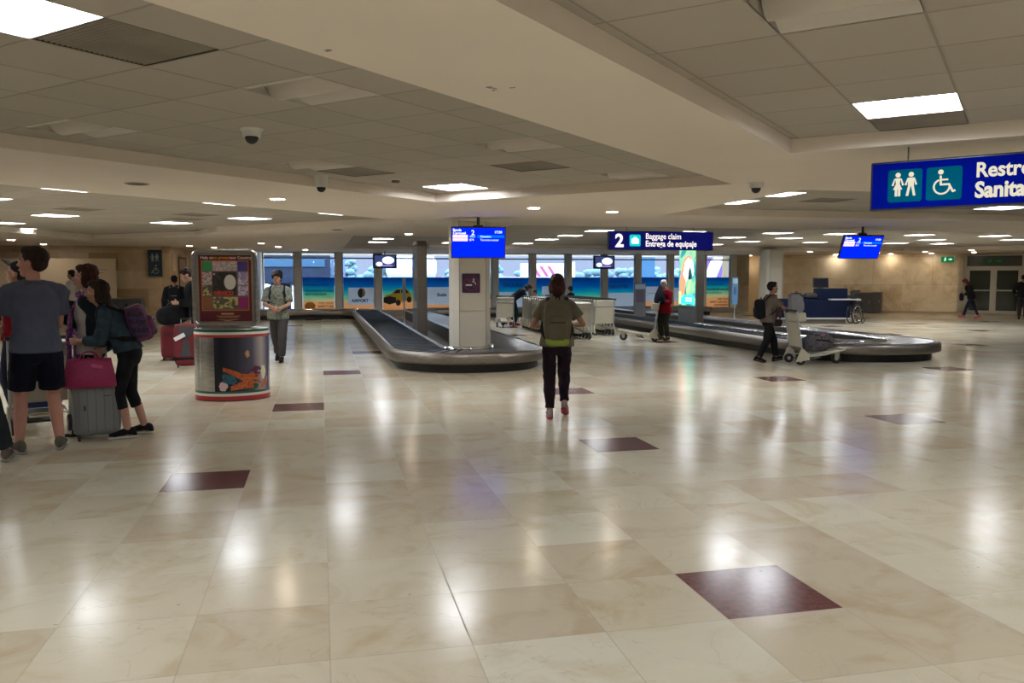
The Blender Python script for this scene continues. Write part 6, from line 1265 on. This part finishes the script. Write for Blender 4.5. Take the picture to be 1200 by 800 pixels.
# 9 woman pushing the cart
f = person('person in taupe top and black trousers pushing a trolley to the right, striding', 8.20, 14.05, -98, 1.50, 'tan', 1.10, True, lean=7, head=(0, 10), hands=dict(L=(-0.22, 0.48, 1.16), R=(0.22, 0.50, 1.12)), pole=dict(L=(-0.5, -0.2, -1), R=(0.5, -0.2, -1)), palm=dict(L=(0, 0, -1), R=(0, 0, -1)), grip=0.9,
           feet=dict(L=(-0.08, 0.22, 0.10, 0, 10), R=(0.10, -0.24, 0.11, 0, -14)), top=dict(m=cl_('taupe top', (0.13, 0.105, 0.085)), hem=0.86, sleeve=0.7, gx=1.08, inf=0.022), bot=dict(m=BLK, inf=0.026, cuff=0.05), shoes=dict(m=BLK), hair=('short', 'black'), near=True)
t0, P, k, HV, S_, U, RM = f
b = MB(); b.torus(S_(U(V3(0, 0.005, 1.435))), S_(0.082), S_(0.028), 'Z', 22, 8)
for s_ in (-1, 1): b.loft([(S_(U(V3(s_ * 0.06, 0.08, 1.40))), S_(V3(0.03, 0, 0)), S_(V3(0, 0.02, 0))), (S_(U(V3(s_ * 0.08, 0.185, 1.2))), S_(V3(0.045, 0, 0)), S_(V3(0, 0.02, 0))), (S_(U(V3(s_ * 0.09, 0.22, 0.96))), S_(V3(0.045, 0, 0)), S_(V3(0, 0.022, 0)))], 12)
remesh(b.build('scarf', cl_('dusty brown scarf', (0.12, 0.055, 0.05)), t0), 0.011, 2, 0.015)
backpack('black backpack with a small blue badge, worn by the person pushing the cart', f, cl_('black pack', (0.012, 0.012, 0.015)), BLK, 0.29, 0.44, 0.18, 0.90, 0.13, 12)
t = thing('waist_bag', 'dark brown waist bag hanging at the hip of the person pushing the cart', 'bag', tuple(t0.location), t0.rotation_euler[2]); b = MB(); b.ell(S_(V3(0.16, 0.12, 0.86)), [S_(q) for q in (0.06, 0.12, 0.08)], None, 18, 12, 0.6); b.build('bag_body', cl_('dark brown cloth', (0.035, 0.022, 0.02)), t)
b = MB(); pts = [S_(q) for q in (V3(0.19, 0.02, 0.92), U(V3(0.18, -0.02, 1.15)), U(V3(0.09, 0.12, 1.36)), U(V3(-0.09, 0.07, 1.44)))]; strap(t, pts, 0.03, _M['dark brown cloth'], 'bag_strap')
# 10 person by the exit door
f = person('person in black hooded jacket, blue jeans and pink shoes walking left before the exit door', 24.55, 27.2, 52, 1.55, 'fair', 1.0, True, lean=16, head=(0, -20), hands=dict(L=(-0.12, 0.28, 1.05), R=(0.12, 0.28, 1.02)), feet=dict(L=(-0.08, 0.28, 0.10, 0, 8), R=(0.09, -0.30, 0.12, 0, -14)), top=dict(m=BLK, hem=0.84, sleeve=1.9, inf=0.035, name='jacket'), bot=dict(m=cl_('blue jeans', (0.02, 0.028, 0.06)), inf=0.014), shoes=dict(m=cl_('pink shoe', (0.50, 0.10, 0.12))), hair=('long', 'auburn'))
t = thing('handbag', 'small black bag carried in front by the person at the exit door', 'bag', tuple(f[0].location), f[0].rotation_euler[2]); b = MB(); b.ell((0, 0.33, 0.83), (0.13, 0.08, 0.15), None, 18, 12, 0.55); b.build('bag_body', BLK, t); b = MB(); b.torus((0, 0.33, 0.95), 0.07, 0.008, 'Y', 18, 6, 0, PI); b.build('bag_handle', BLK, t)
# 11 man at the right edge
f = person('person from behind in black jacket and dark trousers at the right edge', 25.95, 26.2, -48, 1.66, 'fair', 1.05, False, lean=2, head=(0, -12), hands=dict(L=(-0.28, 0.2, 1.0), R=(0.2, 0.25, 1.0)), top=dict(m=BLK, hem=0.86, sleeve=1.9, inf=0.03, name='jacket'), bot=dict(m=cl_('grey brown trousers', (0.04, 0.035, 0.033)), inf=0.024), shoes=dict(m=BLK), hair=('short', 'black'))
# 12 bending over the trolleys
f = person('person in dark clothes bending forward over the left row of trolleys', 6.20, 26.75, -92, 1.62, 'tan', 1.0, True, lean=52, head=(0, -8), hands=dict(L=(-0.10, 0.62, 1.02), R=(0.10, 0.66, 1.0)), pole=dict(L=(-0.3, 0, -1), R=(0.3, 0, -1)), feet=dict(L=(-0.09, -0.02, 0.085, 0, 0), R=(0.09, 0.06, 0.085, 0, 0)), top=dict(m=cl_('dark navy shirt', (0.008, 0.010, 0.02)), hem=0.9, sleeve=0.7, inf=0.022), bot=dict(m=cl_('dark teal trousers', (0.008, 0.02, 0.024)), inf=0.022), shoes=dict(m=cl_('dull red shoe', (0.25, 0.03, 0.04))), hair=('bob', 'brown'))
# 13, 14 half hidden behind the trolleys
f = person('short person with reddish face resting behind the left trolley row', 7.02, 26.85, 80, 1.16, 'red', 1.0, True, head=(0, -14), hands=dict(L=(-0.14, 0.26, 1.2), R=(0.14, 0.26, 1.2)), top=dict(m=cl_('dark navy shirt', (0.008, 0.010, 0.02)), sleeve=0.6), bot=dict(m=BLK), shoes=dict(m=BLK), hair=('short', 'brown'))
f = person('short person behind the nested trolleys, only dark hair showing right of the walking person', 8.35, 27.2, 40, 1.26, 'tan', 1.0, False, head=(0, -10), top=dict(m=cl_('dark navy shirt', (0.008, 0.010, 0.02)), sleeve=0.6), bot=dict(m=BLK), shoes=dict(m=BLK), hair=('thick', 'black'))
# 15 man in black behind the kiosk, hand on the bags
f = person('person in black beside the kiosk reaching left towards the stacked red luggage', -2.30, 16.75, 95, 1.78, 'fair', 1.08, False, lean=12, head=(0, -14), hands=dict(L=(-0.14, 0.34, 1.08), R=(0.14, 0.30, 1.0)), top=dict(m=BLK, hem=0.82, sleeve=1.85, inf=0.035, name='jacket'), bot=dict(m=BLK, inf=0.028), shoes=dict(m=BLK), hair=('short', 'brown'))
# 16 far dark figure with backpack
f = person('far person in black with a small backpack seen from behind, left of the kiosk', -3.62, 22.3, 5, 1.62, 'tan', 1.0, False, head=(10, -4), top=dict(m=BLK, hem=0.85, sleeve=1.9, inf=0.03, name='jacket'), bot=dict(m=cl_('dark grey trousers', (0.05, 0.046, 0.044)), inf=0.02), shoes=dict(m=BLK), hair=('short', 'black'))
backpack('small black backpack on the far dark figure left of the kiosk', f, _M['black pack'], mat('grey strap cloth', (0.12, 0.12, 0.11), 0.8), 0.28, 0.42, 0.14, 1.0, 0.13)
# 17 far figure in white shirt at left
f = person('far person in a white shirt before the cream display board, between two travellers', -7.05, 26.3, 70, 1.78, 'brown', 1.0, False, head=(0, 0), top=dict(m=cl_('pale shirt', (0.45, 0.42, 0.42)), sleeve=0.7), bot=dict(m=BLK), shoes=dict(m=BLK), hair=('short', 'black'))

# ------------------------------------------------------------------ luggage
def spinner(t, w_, d_, m, r=0.028):
    for a in (-1, 1):
        for c in (-1, 1):
            b = MB(); b.cone((a * w_ - 0.012, c * d_, r), (a * w_ + 0.012, c * d_, r), r, n=14); b.box((a * w_, c * d_, r + 0.022), (0.035, 0.03, 0.035)); b.build('wheel', m, t)
def pull_handle(t, w_, y, z0, z1, m, grip):
    b = MB(); b.tube([(-w_, y, z0), (-w_, y, z1), (w_, y, z1), (w_, y, z0)], 0.008, 8); h = b.build('pull_handle', m, t); b = MB(); b.box((0, y, z1), (2 * w_ + 0.03, 0.028, 0.024)); b.build('grip', grip, h)
t = thing('suitcase', 'grey hard-shell spinner suitcase standing in front of the leaning person', 'suitcase', (-2.19, 8.83, 0), R(12))
b = MB(); b.ell((0, 0, 0.31), (0.215, 0.125, 0.26), None, 34, 24, 0.28); b.build('shell', mat('grey shell', (0.17, 0.18, 0.19), 0.35, coat=0.3), t)
b = MB()
for i in range(5): b.box((-0.15 + i * 0.075, -0.122, 0.30), (0.012, 0.012, 0.42))
b.build('shell_rib', mat('grey shell rib', (0.14, 0.15, 0.16), 0.4), t, 0.004)
b = MB(); b.box((-0.1, -0.132, 0.33), (0.02, 0.008, 0.05)); b.build('latch', M_blackp, t); b = MB(); b.box((0.10, -0.128, 0.445), (0.07, 0.004, 0.008)); b.build('badge', M_blackp, t)
b = MB(); b.tube([(-0.09, 0, 0.565), (-0.08, 0, 0.60), (0.08, 0, 0.60), (0.09, 0, 0.565)], 0.012); b.build('carry_handle', M_blackp, t)
pull_handle(t, 0.10, 0.08, 0.55, 0.95, M_alu, M_blackp); spinner(t, 0.16, 0.085, M_black)
t = thing('handbag', 'magenta tote bag hanging on the grey suitcase', 'bag', (-2.20, 8.655, 0), R(10))
b = MB(); b.loft([((0, 0, 0.535), (0.225, 0, 0), (0, 0.045, 0)), ((0, 0, 0.55), (0.235, 0, 0), (0, 0.065, 0)), ((0, 0, 0.66), (0.225, 0, 0), (0, 0.06, 0)), ((0, 0, 0.78), (0.20, 0, 0), (0, 0.04, 0)), ((0, 0, 0.82), (0.195, 0, 0), (0, 0.02, 0))], 26)
o = b.build('bag_body', mat('magenta cloth', (0.30, 0.018, 0.09), 0.6, var=0.15, scale=40), t)
b = MB(); b.box((0.07, -0.05, 0.745), (0.10, 0.012, 0.03), Matrix.Rotation(R(12), 3, 'Y')); b.build('flap', mat('pink cloth', (0.55, 0.08, 0.22), 0.6), t)
for y in (-0.02, 0.02): b = MB(); b.torus((0, y, 0.80), 0.085, 0.008, 'Y', 18, 6, 0, PI); b.build('bag_handle', _M['magenta cloth'], t)
# red luggage by the kiosk
M_red = mat('red luggage cloth', (0.13, 0.007, 0.014), 0.8, var=0.1, scale=10); M_dk = mat('charcoal luggage cloth', (0.04, 0.038, 0.042), 0.75)
t = thing('suitcase', 'red and black upright bag with a white tag, nearest beside the kiosk', 'suitcase', (-2.34, 15.45, 0), R(6))
b = MB(); b.ell((0, 0, 0.41), (0.20, 0.15, 0.37), None, 30, 22, 0.35); b.build('shell', M_red, t)
b = MB(); b.prism([(-0.12, 0.74), (0.14, 0.74), (0.10, 0.60), (0.01, 0.50), (-0.10, 0.60)], -0.165, -0.13); b.prism([(-0.05, 0.50), (0.05, 0.50), (0.08, 0.22), (-0.10, 0.22)], -0.160, -0.13); b.build('front_panel', M_dk, t, 0.01)
b = MB(); b.cone((-0.22, -0.12, 0.18), (0.24, -0.12, 0.18), 0.035, n=12); b.build('bottom_strap', BLK, t)
b = MB(); b.box((-0.10, -0.172, 0.56), (0.19, 0.006, 0.07), Matrix.Rotation(R(-28), 3, 'Y')); b.build('luggage_tag', mat('white tag', (0.70, 0.70, 0.68), 0.5), t)
pull_handle(t, 0.08, 0.10, 0.74, 0.86, M_alu, M_blackp)
for a in (-1, 1): b = MB(); b.cone((a * 0.15 - 0.015, 0.08, 0.035), (a * 0.15 + 0.015, 0.08, 0.035), 0.035, n=14); b.build('wheel', M_black, t)
t = thing('suitcase', 'plain red upright suitcase standing behind the red and black bag', 'suitcase', (-2.84, 16.95, 0), R(4))
b = MB(); b.ell((0, 0, 0.36), (0.18, 0.13, 0.31), None, 30, 22, 0.3); b.build('shell', M_red, t); b = MB(); b.box((0, -0.13, 0.50), (0.25, 0.02, 0.012)); b.build('zip', M_dk, t); spinner(t, 0.13, 0.08, M_black)
b = MB(); b.tube([(-0.06, 0, 0.665), (-0.05, 0, 0.69), (0.05, 0, 0.69), (0.06, 0, 0.665)], 0.01); b.build('carry_handle', M_blackp, t)
t = thing('duffel_bag', 'black duffel bag lying on top of the plain red suitcase', 'bag', (-2.78, 16.9, 0.69), R(-8))
b = MB(); b.ell((0, 0, 0.19), (0.31, 0.17, 0.19), Matrix.Rotation(R(-10), 3, 'Y'), 26, 18, 0.75); o = b.build('bag_body', BLK, t); b = MB(); b.torus((0, -0.05, 0.33), 0.10, 0.011, 'Y', 18, 6, 0, PI); b.build('bag_handle', M_dk, t); b = MB(); b.box((0.02, -0.1, 0.345), (0.3, 0.01, 0.012), Matrix.Rotation(R(-10), 3, 'Y')); b.build('zip', M_dk, t)
t = thing('shopping_bag', 'small white bag at the hip of the person in black by the kiosk', 'bag', (-2.02, 16.45, 0.0), 0)
b = MB(); b.loft([((0, 0, 0.98), (0.09, 0, 0), (0, 0.05, 0)), ((0, 0, 1.05), (0.11, 0, 0), (0, 0.06, 0)), ((0, 0, 1.17), (0.10, 0, 0), (0, 0.05, 0)), ((0, 0, 1.23), (0.05, 0, 0), (0, 0.03, 0))], 18); b.build('bag_body', mat('white plastic bag', (0.62, 0.62, 0.60), 0.4), t); b = MB(); b.torus((0, 0, 1.23), 0.04, 0.006, 'Y', 14, 5, 0, PI); b.build('bag_handle', _M['white plastic bag'], t)
# on the woman's cart
t = thing('backpack', 'bulky grey backpack lying on the base of the pushed trolley', 'backpack', (8.97, 13.60, 0.235), R(-98)); Mg2 = print_mat('grey marled cloth', [(0.06, 0.055, 0.065), (0.13, 0.12, 0.14), (0.09, 0.085, 0.10)], 30, 0.85)
b = MB(); b.ell((0, -0.02, 0.155), (0.19, 0.27, 0.15), Matrix.Rotation(R(6), 3, 'X'), 26, 18, 0.65); o = b.build('main_compartment', Mg2, t); dd = o.modifiers.new('folds', 'DISPLACE'); dd.texture = bpy.data.textures['cloth folds']; dd.strength = 0.03; dd.texture_coords = 'LOCAL'
b = MB(); b.ell((0, 0.05, 0.29), (0.12, 0.14, 0.05), Matrix.Rotation(R(6), 3, 'X'), 20, 12, 0.6); b.build('front_pocket', Mg2, t)
b = MB(); b.tube([(0.1, -0.2, 0.20), (0.19, -0.1, 0.22), (0.20, 0.1, 0.2), (0.12, 0.22, 0.16)], 0.012); b.build('shoulder_strap', BLK, t); b = MB(); b.ell((0.13, 0.02, 0.30), (0.04, 0.05, 0.02)); b.build('badge', mat('dull pink patch', (0.35, 0.15, 0.15), 0.7), t)
t = thing('grey_bag', 'rounded light grey bag standing in the tray of the pushed trolley', 'bag', (8.53, 13.66, 0.955), R(-98)); 
b = MB(); b.prism([(-0.12, 0.0), (0.09, 0.0), (0.12, 0.07), (0.115, 0.17), (0.07, 0.29), (0.02, 0.33), (-0.12, 0.33)], -0.11, 0.11, Matrix.Rotation(PI / 2, 4, 'Z')); b.build('bag_body', mat('light grey nylon', (0.20, 0.20, 0.23), 0.6, var=0.1, scale=12), t, 0.03, 3); b = MB(); b.torus((0, 0.0, 0.33), 0.05, 0.008, 'Y', 14, 6, 0, PI); b.build('bag_handle', BLK, t)
# on the old man's cart
t = thing('jacket_bundle', 'dark navy bag slumped over the handle of the elderly person\'s trolley', 'bag', (8.30, 19.42, 0.93), R(64))
b = MB(); b.loft([((0, 0, 0.0), (0.24, 0, 0), (0, 0.13, 0)), ((0, 0, 0.10), (0.27, 0, 0), (0, 0.15, 0)), ((0.0, 0, 0.24), (0.20, 0, 0), (0, 0.12, 0)), ((0.02, 0, 0.38), (0.08, 0, 0), (0, 0.06, 0)), ((0.03, 0, 0.46), (0.03, 0, 0), (0, 0.03, 0))], 20); o = b.build('bag_body', cl_('dark navy cloth', (0.012, 0.012, 0.022)), t); b = MB(); b.tube([(0.03, 0, 0.44), (-0.12, -0.12, 0.22), (-0.24, -0.14, 0.02)], 0.012); b.build('bag_strap', BLK, t)
t = thing('duffel_bag', 'bright blue bag on the trolley behind the tall person', 'bag', (-2.98, 9.68, 0.235), R(22)); b = MB(); b.ell((0.02, 0.02, 0.10), (0.21, 0.24, 0.10), Matrix.Rotation(R(6), 3, 'X'), 24, 16, 0.5); b.build('bag_body', mat('royal blue nylon', (0.012, 0.03, 0.16), 0.5), t); b = MB(); b.torus((0.02, 0.02, 0.19), 0.09, 0.01, 'X', 16, 6, 0, PI); b.build('bag_handle', BLK, t)
# information totem beyond the old man
t = thing('notice_stand', 'grey upright notice stand with pale header behind the elderly person', 'sign stand', (10.55, 26.4, 0.055)); b = MB(); b.box((0, 0, 0.68), (0.42, 0.06, 1.32)); b.build('stand_body', mat('mid grey metal', (0.16, 0.16, 0.17), 0.5), t, 0.01); b = MB(); b.box((0, -0.035, 1.22), (0.36, 0.01, 0.16)); b.build('notice_header', mat('pale notice header', (0.35, 0.5, 0.62), 0.4), t)
b = MB(); b.box((0, -0.035, 0.90), (0.30, 0.01, 0.42)); b.build('notice', mat('dull violet notice', (0.10, 0.08, 0.14), 0.4), t); b = MB(); b.box((0, 0, 0.015), (0.5, 0.4, 0.03)); b.build('foot', M_alu, t)
